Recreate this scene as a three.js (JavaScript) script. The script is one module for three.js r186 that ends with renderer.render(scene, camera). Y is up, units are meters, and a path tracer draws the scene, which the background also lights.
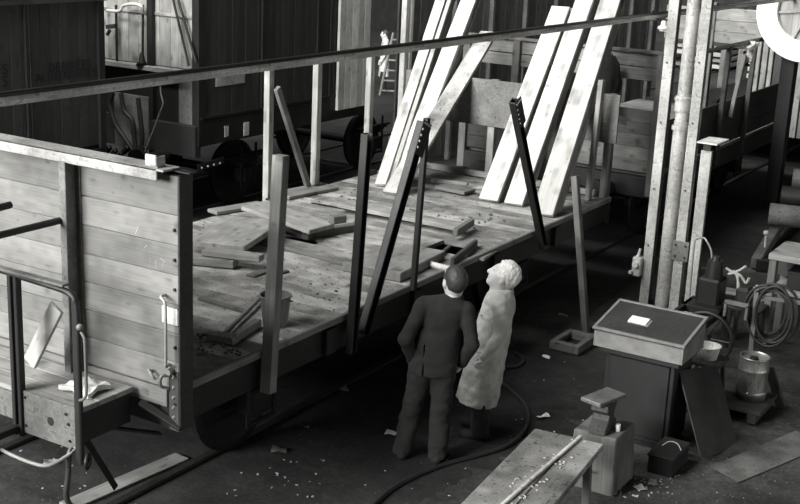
import * as THREE from 'three';
import { mergeGeometries, mergeVertices } from 'three/addons/utils/BufferGeometryUtils.js';
import { FontLoader } from 'three/addons/loaders/FontLoader.js';
import { RectAreaLightUniformsLib } from 'three/addons/lights/RectAreaLightUniformsLib.js';

// ---------------------------------------------------------------- camera, light, exposure
const V3 = (x, y, z) => new THREE.Vector3(x, y, z);
const scene = new THREE.Scene();
const renderer = new THREE.WebGLRenderer({ antialias: true });
renderer.toneMapping = THREE.LinearToneMapping;
renderer.toneMappingExposure = 1.3;
renderer.shadowMap.enabled = true;
renderer.shadowMap.type = THREE.PCFSoftShadowMap;
scene.background = new THREE.Color(0x000000);

// X runs along the track away from the camera, Z across it (near side positive), metres
const FOC = 1216, EYE = 4.5;
const camera = new THREE.PerspectiveCamera(2 * Math.atan(252 / FOC) * 180 / Math.PI, 800 / 504, 0.1, 200);
const D = Math.PI / 180, th = 15.53 * D, ro = 2.64 * D, ya = 31.03 * D;
const cf = V3(Math.cos(ya) * Math.cos(th), -Math.sin(th), -Math.sin(ya) * Math.cos(th));
const cr0 = V3(Math.sin(ya), 0, Math.cos(ya)), cu0 = cr0.clone().cross(cf);
const cr = cr0.clone().multiplyScalar(Math.cos(ro)).addScaledVector(cu0, Math.sin(ro));
const cu = cu0.clone().multiplyScalar(Math.cos(ro)).addScaledVector(cr0, -Math.sin(ro));
camera.position.set(0, EYE, 0);
camera.quaternion.setFromRotationMatrix(new THREE.Matrix4().makeBasis(cr, cu, cf.clone().negate()));
scene.add(camera);
// a photo pixel gives a direction; the plane of the ground, deck or wall it touches gives the distance
const ray = (x, y) => cf.clone().multiplyScalar(FOC).addScaledVector(cr, x - 400).addScaledVector(cu, 252 - y);
const gY = (x, y, h) => { const d = ray(x, y); return d.multiplyScalar((h - EYE) / d.y).add(camera.position); };
const gX = (x, y, X) => { const d = ray(x, y); return d.multiplyScalar(X / d.x).add(camera.position); };
const gZ = (x, y, Z) => { const d = ray(x, y); return d.multiplyScalar(Z / d.z).add(camera.position); };

RectAreaLightUniformsLib.init();
const ROOF = 11;
// saw-tooth roof: upright glazing in every tooth looks towards +X
const TEETH = [-9, -1, 7, 15, 23, 31, 39, 47, 55], TOOTH = 8, SILL = 11, RIDGE = 13.6, GZ0 = -16.5, GZ1 = -7, DAY = 31;
const ENDW = [-17, -7, 4.2, 8.8, 38]; // tall end window left behind the camera: z0, z1, y0, y1, radiance
const SIDE = [-2, 16, .8, 2.8, 1.7]; // unseen side window band, added behind the camera as low fill: x0, x1, y0, y1, radiance

// ---------------------------------------------------------------- helpers
let seed = 12345;
const rnd = () => { seed = (seed * 1664525 + 1013904223) >>> 0; return seed / 4294967296; };
const rr = (a, b) => a + (b - a) * rnd();
const used = {};
const numbered = n => { used[n] = (used[n] || 0) + 1; return used[n] === 1 ? n : n + '_' + String(used[n] - 1).padStart(3, '0'); };

// value noise
const PT = new Uint8Array(512); { for (let i = 0; i < 256; i++) PT[i] = i; for (let i = 255; i > 0; i--) { const j = Math.floor(rnd() * (i + 1)); const t = PT[i]; PT[i] = PT[j]; PT[j] = t; } for (let i = 0; i < 256; i++) PT[256 + i] = PT[i]; }
const hash = (x, y, z = 0) => PT[(PT[(PT[x & 255] + y) & 255] + z) & 255] / 255;
const sm = t => t * t * (3 - 2 * t);
function vn(x, y, px = 256, py = 256) { // periodic value noise
  const xi = Math.floor(x), yi = Math.floor(y), fx = sm(x - xi), fy = sm(y - yi);
  const m = (a, p) => ((a % p) + p) % p;
  const a = hash(m(xi, px), m(yi, py)), b = hash(m(xi + 1, px), m(yi, py)), c = hash(m(xi, px), m(yi + 1, py)), d = hash(m(xi + 1, px), m(yi + 1, py));
  return a + (b - a) * fx + (c - a) * fy + (a - b - c + d) * fx * fy;
}
function vn3(x, y, z) {
  const xi = Math.floor(x), yi = Math.floor(y), zi = Math.floor(z), fx = sm(x - xi), fy = sm(y - yi), fz = sm(z - zi);
  const L = (a, b, t) => a + (b - a) * t;
  const h = (i, j, k) => hash(xi + i, yi + j, zi + k);
  return L(L(L(h(0, 0, 0), h(1, 0, 0), fx), L(h(0, 1, 0), h(1, 1, 0), fx), fy), L(L(h(0, 0, 1), h(1, 0, 1), fx), L(h(0, 1, 1), h(1, 1, 1), fx), fy), fz);
}
function texture(w, h, fn, ru, rv) {
  const d = new Uint8Array(w * h * 4);
  for (let y = 0; y < h; y++) for (let x = 0; x < w; x++) {
    const v = Math.max(0, Math.min(255, fn(x / w, y / h) * 255)), i = (y * w + x) * 4;
    d[i] = v; d[i + 1] = v; d[i + 2] = v * 0.985; d[i + 3] = 255;
  }
  const t = new THREE.DataTexture(d, w, h); t.wrapS = t.wrapT = THREE.RepeatWrapping; t.magFilter = THREE.LinearFilter;
  t.minFilter = THREE.LinearMipmapLinearFilter; t.generateMipmaps = true; t.colorSpace = THREE.SRGBColorSpace; t.repeat.set(ru, rv); t.needsUpdate = true;
  return t;
}
const asBump = t => { const b = t.clone(); b.colorSpace = THREE.NoColorSpace; b.needsUpdate = true; return b; };
// wood: u across the grain (0.5 m), v along it (2 m)
const woodT = texture(256, 512, (u, v) => {
  const g = vn(u * 64, v * 8, 64, 8) * .5 + vn(u * 128, v * 16, 128, 16) * .3 + vn(u * 16, v * 4, 16, 4) * .2;
  const st = vn(u * 4 + 7, v * 12, 4, 12), st2 = vn(u * 9, v * 24 + 5, 9, 24);
  const k = Math.max(0, vn(u * 6 + 3, v * 20 + 9, 6, 20) - .8) * 2.2;
  return .80 + (g - .5) * .22 + (st - .5) * .15 + (st2 - .5) * .08 - k * .5;
}, 2, .5);
const wallT = texture(256, 512, (u, v) => {
  const g = vn(u * 64, v * 8, 64, 8) * .5 + vn(u * 128, v * 16, 128, 16) * .5, st = vn(u * 3 + 7, v * 7, 3, 7), st2 = vn(u * 12, v * 30 + 5, 12, 30), k = Math.max(0, vn(u * 8 + 3, v * 22 + 9, 8, 22) - .86) * 2;
  return .84 + (g - .5) * .12 + (st - .5) * .14 + (st2 - .5) * .10 - k * .6;
}, 2, .5);
const freshT = texture(256, 512, (u, v) => {
  const g = vn(u * 64, v * 6, 64, 6) * .6 + vn(u * 24, v * 4, 24, 4) * .4;
  const st = Math.max(0, vn(u * 5 + 1, v * 14 + 2, 5, 14) - .58), k = Math.max(0, vn(u * 10 + 3, v * 30, 10, 30) - .85) * 2.6;
  return .93 + (g - .5) * .14 - st * .55 - k * .35;
}, 2, .5);
const dirtyT = texture(512, 512, (u, v) => {
  const a = vn(u * 6, v * 6, 6, 6), b = vn(u * 20, v * 20, 20, 20), c = vn(u * 90, v * 90, 90, 90), e = vn(u * 200, v * 200, 200, 200);
  const sp = c > .86 ? -.22 : 0;
  return .78 + (a - .5) * .34 + (b - .5) * .26 + (e - .5) * .12 + sp;
}, .5, .5);
const groundT = texture(1024, 1024, (u, v) => {
  const a = vn(u * 5, v * 5, 5, 5), b = vn(u * 17, v * 17, 17, 17), c = vn(u * 70, v * 70, 70, 70), e = vn(u * 250, v * 250, 250, 250), g = vn(u * 127 + .5, v * 127, 127, 127);
  return .62 + (a - .5) * .42 + (b - .5) * .3 + (c - .5) * .2 + (e - .5) * .22 + (g > .93 ? .25 : 0);
}, 1 / 6, 1 / 6);
const paintT = texture(256, 256, (u, v) => {
  const a = vn(u * 5, v * 5, 5, 5), b = vn(u * 30, v * 30, 30, 30), c = vn(u * 100, v * 100, 100, 100);
  return .82 + (a - .5) * .22 + (b - .5) * .14 + (c - .5) * .12 - (b > .82 ? .18 : 0);
}, 1, 1);
const clothT = texture(256, 256, (u, v) => .88 + (vn(u * 120, v * 120, 120, 120) - .5) * .16 + (vn(u * 6, v * 6, 6, 6) - .5) * .14, 3, 3);

const g2 = v => new THREE.Color().setRGB(v, v * .992, v * .965);  // linear grey of a faintly warm print
function mk(v, map, rough = .85, metal = 0, bump = .001) {
  const m = new THREE.MeshStandardMaterial({ color: g2(v), roughness: rough, metalness: metal, map: map || null });
  if (map && bump) { m.bumpMap = asBumpOf(map); m.bumpScale = bump; }
  return m;
}
const bumpCache = new Map();
function asBumpOf(t) { if (!bumpCache.has(t)) bumpCache.set(t, asBump(t)); return bumpCache.get(t); }
const set = (base, n, map, ...r) => Array.from({ length: n }, (_, i) => mk(base * (1 + (i / (n - 1) - .5) * .36), map, ...r));
const M = {
  fresh: set(.46, 4, freshT, .8),
  wall: set(.225, 5, wallT, .9),
  deck: set(.38, 5, dirtyT, .9),
  loose: set(.34, 5, woodT, .9),
  stained: mk(.42, dirtyT, .85),
  mid: set(.22, 4, woodT, .9),
  carDark: set(.042, 5, woodT, .6, 0, .0006),
  carGrey: set(.16, 5, woodT, .8),
  carEnd: set(.46, 5, woodT, .8),
  doorPale: set(.78, 3, wallT, .8),
  oldDark: set(.07, 4, woodT, .85),
};
const pick = a => a[Math.floor(rnd() * a.length)];
const MS = {
  ground: mk(.11, groundT, .92, 0, .006),
  darkGround: mk(.046, groundT, .95, 0, .008),
  hall: mk(.035, paintT, .95),
  black: mk(.018, paintT, .6, .2),
  blackMatte: mk(.02, paintT, .9),
  darkSteel: mk(.035, paintT, .5, .4),
  steel: mk(.24, paintT, .55, .3),
  paleSteel: mk(.42, paintT, .6, .15),
  cap: mk(.40, paintT, .6, .1, 0),
  cornerPost: mk(.05, paintT, .7),
  plate: mk(.19, paintT, .75, 0, 0),
  postPaint: mk(.5, paintT, .75, 0, 0),
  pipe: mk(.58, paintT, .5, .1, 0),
  pipeLit: mk(.8, paintT, .6, 0, 0), pipeShade: mk(.05, paintT, .35, .2),
  rail: mk(.10, paintT, .4, .6),
  white: mk(.82, paintT, .7),
  paper: mk(.84, null, .9),
  card: mk(.45, paintT, .9),
  deskTop: mk(.05, paintT, .75),
  deskWood: mk(.24, clothT, .75, 0, 0),
  cabinet: mk(.014, woodT, .6),
  iron: mk(.10, paintT, .5, .5),
  tin: new THREE.MeshStandardMaterial({ color: g2(.62), roughness: .38, metalness: .75, map: paintT }),
  rubber: mk(.018, null, .6),
  lettering: mk(.008, null, .8),
  chip: mk(.45, null, .9),
  skin: mk(.52, null, .6), skinDark: mk(.40, null, .6),
  hairDark: mk(.045, clothT, .55), hairWhite: mk(.82, clothT, .8),
  jacket: mk(.019, clothT, .95), trousers: mk(.024, clothT, .95), coat: mk(.60, clothT, .95), shoe: mk(.012, null, .85),
  button: mk(.10, null, .5), glow: new THREE.MeshStandardMaterial({ color: 0x808080, emissive: 0xffffff, emissiveIntensity: 1 }),
};

// chamfered box, grain along the longest side, uv in metres
function cbox(w, h, d, c) {
  const e = [w / 2, h / 2, d / 2], mn = Math.min(w, h, d); c = Math.min(c === undefined ? .004 : c, mn * .3);
  const P = [], N = [], U = []; const ext = [w, h, d];
  const long = ext.indexOf(Math.max(...ext)), ou = rnd() * 5, ov = rnd() * 5;
  const vtx = (s, f) => [0, 1, 2].map(k => s[k] * (k === f ? e[k] : e[k] - c));
  const tri = (a, b, q) => {
    const ab = b.map((x, k) => x - a[k]), ac = q.map((x, k) => x - a[k]);
    let n = [ab[1] * ac[2] - ab[2] * ac[1], ab[2] * ac[0] - ab[0] * ac[2], ab[0] * ac[1] - ab[1] * ac[0]];
    const m = a.map((x, k) => x + b[k] + q[k]); let vs = [a, b, q];
    if (n[0] * m[0] + n[1] * m[1] + n[2] * m[2] < 0) { vs = [a, q, b]; n = n.map(x => -x); }
    const l = Math.hypot(...n) || 1; n = n.map(x => x / l);
    let ax = 0; for (let k = 1; k < 3; k++) if (Math.abs(n[k]) > Math.abs(n[ax])) ax = k;
    let o = [0, 1, 2].filter(k => k !== ax); if (o[0] === long) o = [o[1], o[0]];
    for (const v of vs) { P.push(...v); N.push(...n); U.push(v[o[0]] + ou, v[o[1]] + ov); }
  };
  const quad = (a, b, q, r) => { tri(a, b, q); tri(a, q, r); };
  for (let f = 0; f < 3; f++) for (const s of [-1, 1]) {
    const [i, j] = [(f + 1) % 3, (f + 2) % 3]; const S = (p, q) => { const v = [0, 0, 0]; v[f] = s; v[i] = p; v[j] = q; return v; };
    quad(vtx(S(-1, -1), f), vtx(S(1, -1), f), vtx(S(1, 1), f), vtx(S(-1, 1), f));
  }
  for (let k = 0; k < 3; k++) { const [i, j] = [(k + 1) % 3, (k + 2) % 3];
    for (const p of [-1, 1]) for (const q of [-1, 1]) { const S = t => { const v = [0, 0, 0]; v[k] = t; v[i] = p; v[j] = q; return v; };
      quad(vtx(S(-1), i), vtx(S(1), i), vtx(S(1), j), vtx(S(-1), j)); } }
  for (const p of [-1, 1]) for (const q of [-1, 1]) for (const r of [-1, 1]) tri(vtx([p, q, r], 0), vtx([p, q, r], 1), vtx([p, q, r], 2));
  const g = new THREE.BufferGeometry();
  g.setAttribute('position', new THREE.Float32BufferAttribute(P, 3)); g.setAttribute('normal', new THREE.Float32BufferAttribute(N, 3)); g.setAttribute('uv', new THREE.Float32BufferAttribute(U, 2));
  return g;
}
const flat = g => { const n = g.index ? g.toNonIndexed() : g; for (const k of Object.keys(n.attributes)) if (!['position', 'normal', 'uv'].includes(k)) n.deleteAttribute(k); return n; };
const merge = a => mergeGeometries(a.map(flat));
const at = (g, x, y, z) => { g.translate(x, y, z); return g; };
const bb = (x0, x1, y0, y1, z0, z1, c) => at(cbox(x1 - x0, y1 - y0, z1 - z0, c), (x0 + x1) / 2, (y0 + y1) / 2, (z0 + z1) / 2);
function orient(a, b, hint) { // local Y along a->b, local Z near hint
  const y = b.clone().sub(a).normalize(); let x = y.clone().cross(hint || V3(0, 0, 1)); if (x.lengthSq() < 1e-6) x = y.clone().cross(V3(1, 0, 0)); x.normalize();
  return new THREE.Quaternion().setFromRotationMatrix(new THREE.Matrix4().makeBasis(x, y, x.clone().cross(y)));
}
function barG(a, b, w, h, hint, c) { const L = a.distanceTo(b), g = cbox(w, L, h, c); g.applyQuaternion(orient(a, b, hint)); const m = a.clone().add(b).multiplyScalar(.5); return at(g, m.x, m.y, m.z); }
function cylG(a, b, r, r2 = r, seg = 14) { const L = a.distanceTo(b), g = new THREE.CylinderGeometry(r2, r, L, seg); for (let i = 0, u = g.attributes.uv; i < u.count; i++) u.setXY(i, u.getX(i) * 6.28 * r, u.getY(i) * L); g.applyQuaternion(orient(a, b)); const m = a.clone().add(b).multiplyScalar(.5); return at(g, m.x, m.y, m.z); }
const tubeG = (pts, r, seg = 48, rs = 8, closed = false) => new THREE.TubeGeometry(new THREE.CatmullRomCurve3(pts, closed, 'catmullrom', .5), seg, r, rs, closed);
const latheG = (pts, seg = 28) => new THREE.LatheGeometry(pts.map(p => new THREE.Vector2(...p)), seg);

function shadows(m) { m.castShadow = true; m.receiveShadow = true; return m; }
function meta(o, label, category, group, kind) { if (label) o.userData.label = label; if (category) o.userData.category = category; if (group) o.userData.group = group; if (kind) o.userData.kind = kind; return o; }
function thing(name, label, category, pos, group) { const o = new THREE.Group(); o.name = numbered(name); o.position.copy(pos); scene.add(o); o.updateMatrixWorld(true); return meta(o, label, category, group); }
// geometry given in world metres; becomes a child of parent (or a top-level mesh at its own base point)
function part(parent, name, geo, mat, label) {
  geo.computeBoundingBox(); const c = geo.boundingBox.getCenter(V3(0, 0, 0)); geo.translate(-c.x, -c.y, -c.z);
  const m = shadows(new THREE.Mesh(geo, mat)); m.name = name; m.position.copy(c); parent.updateWorldMatrix(true, false);
  m.position.applyMatrix4(parent.matrixWorld.clone().invert()); parent.add(m); m.updateMatrixWorld(true);
  if (label) m.userData.label = label; return m;
}
function solo(name, geo, mat, label, category, group, kind) {
  geo.computeBoundingBox(); const b = geo.boundingBox, c = b.getCenter(V3(0, 0, 0)); c.y = b.min.y; geo.translate(-c.x, -c.y, -c.z);
  const m = shadows(new THREE.Mesh(geo, mat)); m.name = numbered(name); m.position.copy(c); scene.add(m); m.updateMatrixWorld(true); return meta(m, label, category, group, kind);
}
const struct = (name, geo, mat) => solo(name, geo, mat, null, null, null, 'structure');

// ---------------------------------------------------------------- the hall
const HX0 = -9, HX1 = 62, HZ0 = -26, HZ1 = 9;
function structL(name, geo, mat, label) { const m = struct(name, geo, mat); m.userData.label = label; return m; }
structL('floor', bb(HX0, HX1, -.3, 0, HZ0, HZ1, .001), MS.ground, 'worn grey workshop floor strewn with dirt');
{ // darker floor layer with a ragged edge along the track
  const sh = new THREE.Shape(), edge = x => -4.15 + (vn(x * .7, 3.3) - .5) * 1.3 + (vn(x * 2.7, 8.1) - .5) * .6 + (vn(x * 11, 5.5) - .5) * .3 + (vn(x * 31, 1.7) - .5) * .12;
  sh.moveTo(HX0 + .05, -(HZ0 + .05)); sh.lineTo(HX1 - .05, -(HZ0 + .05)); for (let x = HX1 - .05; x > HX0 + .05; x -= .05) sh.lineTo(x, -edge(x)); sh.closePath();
  const g = new THREE.ExtrudeGeometry(sh, { depth: .003, bevelEnabled: false }); g.rotateX(-Math.PI / 2); structL('trim_1', g, MS.darkGround, 'darker floor layer spread along the tracks');
}
structL('wall_front', bb(HX1, HX1 + .3, 0, RIDGE, HZ0, HZ1, .001), MS.hall, 'grey end wall of the workshop hall');
structL('wall_back', merge([bb(HX0 - .3, HX0, 0, RIDGE + .1, HZ0, ENDW[0], .001), bb(HX0 - .3, HX0, 0, RIDGE + .1, ENDW[1], HZ1, .001), bb(HX0 - .3, HX0, 0, ENDW[2], ENDW[0], ENDW[1], .001), bb(HX0 - .3, HX0, ENDW[3], RIDGE + .1, ENDW[0], ENDW[1], .001)]), MS.hall, 'grey near end wall of the workshop hall');
structL('wall_left', bb(HX0, HX1, 0, RIDGE + .1, HZ0 - .3, HZ0, .001), MS.hall, 'long grey side wall beyond the boxcars');
structL('wall_right', merge([bb(HX0, SIDE[0], 0, RIDGE + .1, HZ1, HZ1 + .3, .001), bb(SIDE[1], HX1, 0, RIDGE + .1, HZ1, HZ1 + .3, .001), bb(SIDE[0], SIDE[1], 0, SIDE[2], HZ1, HZ1 + .3, .001), bb(SIDE[0], SIDE[1], SIDE[3], RIDGE + .1, HZ1, HZ1 + .3, .001)]), MS.hall, 'long grey side wall facing the boxcars');
{
  const g = [];
  for (const x of TEETH) {
    g.push(barG(V3(x, RIDGE, (HZ0 + HZ1) / 2), V3(x + TOOTH + .05, SILL, (HZ0 + HZ1) / 2), .15, HZ1 - HZ0, V3(0, 0, 1), .001));
    if (x > HX0) { g.push(bb(x - .1, x + .1, SILL - .15, RIDGE, HZ0, GZ0, .001)); g.push(bb(x - .1, x + .1, SILL - .15, RIDGE, GZ1, HZ1, .001)); g.push(bb(x - .1, x + .1, SILL - .15, SILL, GZ0, GZ1, .001)); }
  }
  structL('ceiling', merge(g), MS.hall, 'grey saw-tooth workshop roof with upright glazing');
  {
    const [x0, x1, y0, y1, e] = SIDE, w = structL('window_10', bb(x0, x1, y0, y1, HZ1 + .1, HZ1 + .13, .001), MS.glow, 'unseen low window band added to the hall wall as fill light');
    for (let k = 1; k < 12; k++) { const x = x0 + (x1 - x0) * k / 12; part(w, 'glazing_bar', bb(x - .03, x + .03, y0, y1, HZ1 + .06, HZ1 + .1), MS.darkSteel); }
    const l = new THREE.RectAreaLight(0xffffff, e, x1 - x0, y1 - y0); l.position.set((x0 + x1) / 2, (y0 + y1) / 2, HZ1 + .04); l.lookAt(l.position.x, l.position.y, 0); l.castShadow = true; l.name = 'side_fill'; scene.add(l);
  }
  {
    const [z0, z1, y0, y1, e] = ENDW, w = structL('window_11', bb(HX0 - .16, HX0 - .13, y0, y1, z0, z1, .001), MS.glow, 'tall end window of the hall');
    for (let k = 1; k < 8; k++) { const z = z0 + (z1 - z0) * k / 8; part(w, 'glazing_bar', bb(HX0 - .13, HX0 - .08, y0, y1, z - .03, z + .03), MS.darkSteel); }
    const l = new THREE.RectAreaLight(0xffffff, e, z1 - z0, y1 - y0); l.position.set(HX0 - .05, (y0 + y1) / 2, (z0 + z1) / 2); l.lookAt(0, l.position.y, l.position.z); l.castShadow = true; l.name = 'end_daylight'; scene.add(l);
  }
  TEETH.forEach((x, i) => {
    const w = structL('window_' + (i + 1), bb(x + .01, x + .04, SILL, RIDGE - .1, GZ0, GZ1, .001), MS.glow, 'upright glazing in a tooth of the roof');
    for (let k = 1; k < 6; k++) { const z = GZ0 + (GZ1 - GZ0) * k / 6; part(w, 'glazing_bar', bb(x + .04, x + .08, SILL, RIDGE - .1, z - .02, z + .02), MS.darkSteel); }
    const l = new THREE.RectAreaLight(0xffffff, DAY, GZ1 - GZ0, RIDGE - .1 - SILL); l.position.set(x + .12, (SILL + RIDGE - .1) / 2, (GZ0 + GZ1) / 2); l.lookAt(x + 5, l.position.y, l.position.z); l.castShadow = true; l.name = 'roof_daylight_' + (i + 1); scene.add(l);
  });
}
// ---------------------------------------------------------------- rails
function rail(x0, x1, z, label) {
  const s = new THREE.Shape(); [[-.06, 0], [.06, 0], [.06, .012], [.012, .03], [.012, .1], [.034, .112], [.034, .14], [-.034, .14], [-.034, .112], [-.012, .1], [-.012, .03], [-.06, .012]].forEach((p, i) => i ? s.lineTo(...p) : s.moveTo(...p));
  const g = new THREE.ExtrudeGeometry(s, { depth: x1 - x0, bevelEnabled: false }); g.rotateY(Math.PI / 2); g.translate(x0, -.1, z);
  return solo('track_rail', g, MS.rail, label, 'rail', 'rails let into the floor');
}
rail(3, 55, -6.18, 'near steel rail under the open flat wagon');
rail(3, 55, -7.62, 'far steel rail under the open flat wagon');
rail(3, 55, -11.93, 'near steel rail under the dark boxcars');
rail(3, 55, -13.37, 'far steel rail under the dark boxcars');

// ---------------------------------------------------------------- wagon gear
function wheelG(x, y, z, r, wd) {
  const g = latheG([[.001, -wd], [.10, -wd], [.10, -.03], [r - .07, -.02], [r - .07, -wd * .7], [r, -wd * .7], [r, wd * .4], [r + .03, wd * .5], [r + .03, wd], [r - .07, wd], [r - .07, .02], [.1, .03], [.1, wd], [.001, wd]], 32);
  g.rotateX(Math.PI / 2); return at(g, x, y, z);
}
function runningGear(w, x0, x1, zc) {
  for (const x of [x0 + 1.55, x1 - 1.55]) {
    for (const s of [-1, 1]) {
      const wh = part(w, 'wheel', wheelG(x, .52, zc + s * .75, .48, .065), MS.black);
      part(w, 'axle_box', bb(x - .13, x + .13, .40, .64, zc + s * 1.02 - .1, zc + s * 1.02 + .1, .02), MS.black);
      part(w, 'leaf_spring', merge([0, 1, 2, 3].map(k => bb(x - .5 + k * .1, x + .5 - k * .1, .80 - k * .035, .832 - k * .035, zc + s * 1.02 - .045, zc + s * 1.02 + .045))), MS.black);
      part(w, 'axle_guard', merge([bb(x - .2, x - .15, .35, 1.0, zc + s * 1.1 - .01, zc + s * 1.1 + .01), bb(x + .15, x + .2, .35, 1.0, zc + s * 1.1 - .01, zc + s * 1.1 + .01), bb(x - .2, x + .2, .33, .37, zc + s * 1.1 - .01, zc + s * 1.1 + .01)]), MS.black);
    }
    part(w, 'axle', cylG(V3(x, .51, zc - 1.05), V3(x, .51, zc + 1.05), .07), MS.darkSteel);
  }
}
function buffers(w, x, dir, zc, y = 1.0) {
  for (const s of [-1, 1]) {
    const b = part(w, 'buffer', merge([cylG(V3(x, y, zc + s * .87), V3(x + dir * .32, y, zc + s * .87), .11, .09), cylG(V3(x + dir * .3, y, zc + s * .87), V3(x + dir * .52, y, zc + s * .87), .06)]), MS.black);
    part(b, 'buffer_head', cylG(V3(x + dir * .5, y, zc + s * .87), V3(x + dir * .55, y, zc + s * .87), .19, .18, 24), MS.darkSteel);
  }
}

// ---------------------------------------------------------------- the open flat wagon
const BED = 1.22, ZN = -5.42, ZF = -8.44, WX0 = 6.0, WX1 = 14.0, ZC = (ZN + ZF) / 2;
const wagon = thing('flat_wagon', 'long open flat wagon with bare plank deck and one boarded end', 'wagon', V3((WX0 + WX1) / 2, 0, ZC));
runningGear(wagon, WX0, WX1, ZC);
for (const z of [ZN - .05, ZF + .05]) part(wagon, 'side_sill', bb(WX0 - .02, WX1, BED - .30, BED - .045, z - .045, z + .045, .008), MS.darkSteel, 'dark steel side sill');
for (const z of [ZC - .45, ZC + .45]) part(wagon, 'inner_beam', bb(WX0, WX1, BED - .28, BED - .05, z - .04, z + .04), MS.black);
for (const x of [WX0 + 1.5, WX0 + 2.7, WX0 + 3.9, WX0 + 5.1, WX0 + 6.3]) part(wagon, 'cross_beam', bb(x - .05, x + .05, BED - .25, BED - .05, ZF + .1, ZN - .1), MS.blackMatte);
for (const x of [WX0 + .12, WX1]) part(wagon, 'headstock', bb(x - .06, x + .06, BED - .34, BED - .04, ZF, ZN, .01), MS.black);
buffers(wagon, WX1 + .05, 1, ZC); 
part(wagon, 'edge_strip', bb(WX0, WX1, BED - .05, BED + .012, ZN - .012, ZN + .03, .008), M.mid[2], 'worn timber edge strip of the deck');
// deck planks run across the wagon; a few are missing
{
  const bw = .205, n = Math.floor((WX1 - WX0 - .12) / bw);
  for (let i = 0; i < n; i++) {
    const x = WX0 + .1 + i * bw, dy = rr(-.002, .002);
    let z0 = ZF + .02, z1 = ZN - .015;
    const segs = (i === 18) ? [[z0, -7.9], [-6.9, z1]] : (i === 21 || i === 22) ? [[z0, -5.98]] : (i === 25) ? [[z0, -8.0], [-6.6, z1]] : [[z0, z1]];
    for (const [a, b] of segs) part(wagon, 'deck_plank', bb(x + .0012, x + bw - .0012, BED - .045 + dy, BED + dy, a, b, .003), pick(M.deck));
  }
}
// boarded end facing the light
for (let k = 0; k < 7; k++) {
  const y1 = 2.7 - k * .2095;
  part(wagon, 'end_board', bb(WX0 - .03, WX0 + .012, y1 - .2065, k ? y1 : 2.76, ZF + .02, ZN + .088, .004), M.wall[(k * 3) % 5]);
}
part(wagon, 'bottom_board', bb(WX0 - .035, WX0 + .01, 1.09, 1.225, ZF + .02, ZN - .02, .005), M.mid[3]);
for (const z of [gX(62.5, 200, WX0 - .16).z, -7.45]) part(wagon, 'end_stanchion', merge([bb(WX0 - .16, WX0 - .148, .95, 2.745, z - .032, z + .032, .003), bb(WX0 - .148, WX0 - .042, .95, 2.745, z - .006, z + .006, .001), bb(WX0 - .043, WX0 - .031, .95, 2.745, z - .05, z + .05, .003)]), MS.steel, 'painted stanchion bar on the boarded end');
const cp = part(wagon, 'corner_post', merge([bb(WX0 - .034, WX0 - .024, .93, 1.38, ZN + .0, ZN + .09), bb(WX0 - .028, WX0 + .11, .93, 2.76, ZN + .089, ZN + .099)]), MS.cornerPost, 'dark steel corner post');
for (let k = 0; k < 7; k++) part(cp, 'bolt_head', cylG(V3(WX0 - .028, 2.39 - k * .2095, ZN + .06), V3(WX0 - .042, 2.39 - k * .2095, ZN + .06), .014, .011, 8), MS.black);
for (let k = 0; k < 5; k++) part(cp, 'rivet', cylG(V3(WX0 - .033, 1.33 - k * .075, ZN + .045), V3(WX0 - .047, 1.33 - k * .075, ZN + .045), .016, .008, 8), MS.plate);
// steel capping angle
{
  const a = bb(WX0 - .14, WX0 + .03, 2.80, 2.815, ZF, ZN + .06, .004), b = bb(WX0 - .14, WX0 - .125, 2.735, 2.815, ZF, ZN + .0, .004);
  const c = part(wagon, 'end_capping', merge([a, b]), MS.cap, 'pale steel capping along the top of the end');
  part(c, 'corner_bracket', merge([bb(WX0 - .12, WX0 - .105, 2.815, 2.90, ZN - .12, ZN - .02), bb(WX0 - .12, WX0 - .03, 2.815, 2.825, ZN - .12, ZN - .01), bb(WX0 - .12, WX0 - .03, 2.815, 2.89, ZN - .03, ZN - .018)]), MS.paleSteel);
  part(c, 'hinge_strap', bb(WX0 - .04, WX0 + .04, 2.79, 2.80, ZN + .02, ZN + .2), MS.darkSteel);
}
// hooked handle and paper tag on the corner
{
  const z = ZN + .035, x = WX0 - .04;
  part(cp, 'grab_handle', tubeG([V3(x, 1.92, z - .06), V3(x - .05, 1.92, z - .05), V3(x - .07, 1.90, z), V3(x - .07, 1.84, z + .01), V3(x - .07, 1.7, z + .01), V3(x - .07, 1.5, z + .01), V3(x - .06, 1.43, z), V3(x, 1.42, z - .03)], .011, 40, 8), MS.paleSteel, 'pale bent grab handle');
  part(cp, 'paper_tag', merge([bb(x - .004, x + .004, 1.72, 1.84, ZN - .05, ZN + .0895, .001), bb(x, x + .13, 1.72, 1.83, ZN + .089, ZN + .093, .001)]), MS.white, 'small white paper tag');
  part(cp, 'latch', merge([tubeG([V3(x, 1.34, z - .02), V3(x - .05, 1.34, z - .05), V3(x - .05, 1.27, z - .06), V3(x, 1.24, z - .03)], .013, 20, 6), cylG(V3(x + .02, 1.38, z), V3(x - .04, 1.38, z), .022)]), MS.steel);
  part(wagon, 'hook', tubeG([V3(x, 1.33, ZN - .16), V3(x - .03, 1.35, ZN - .15), V3(x - .04, 1.32, ZN - .11), V3(x - .02, 1.29, ZN - .1)], .011, 16, 6), MS.paleSteel);
}
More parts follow.
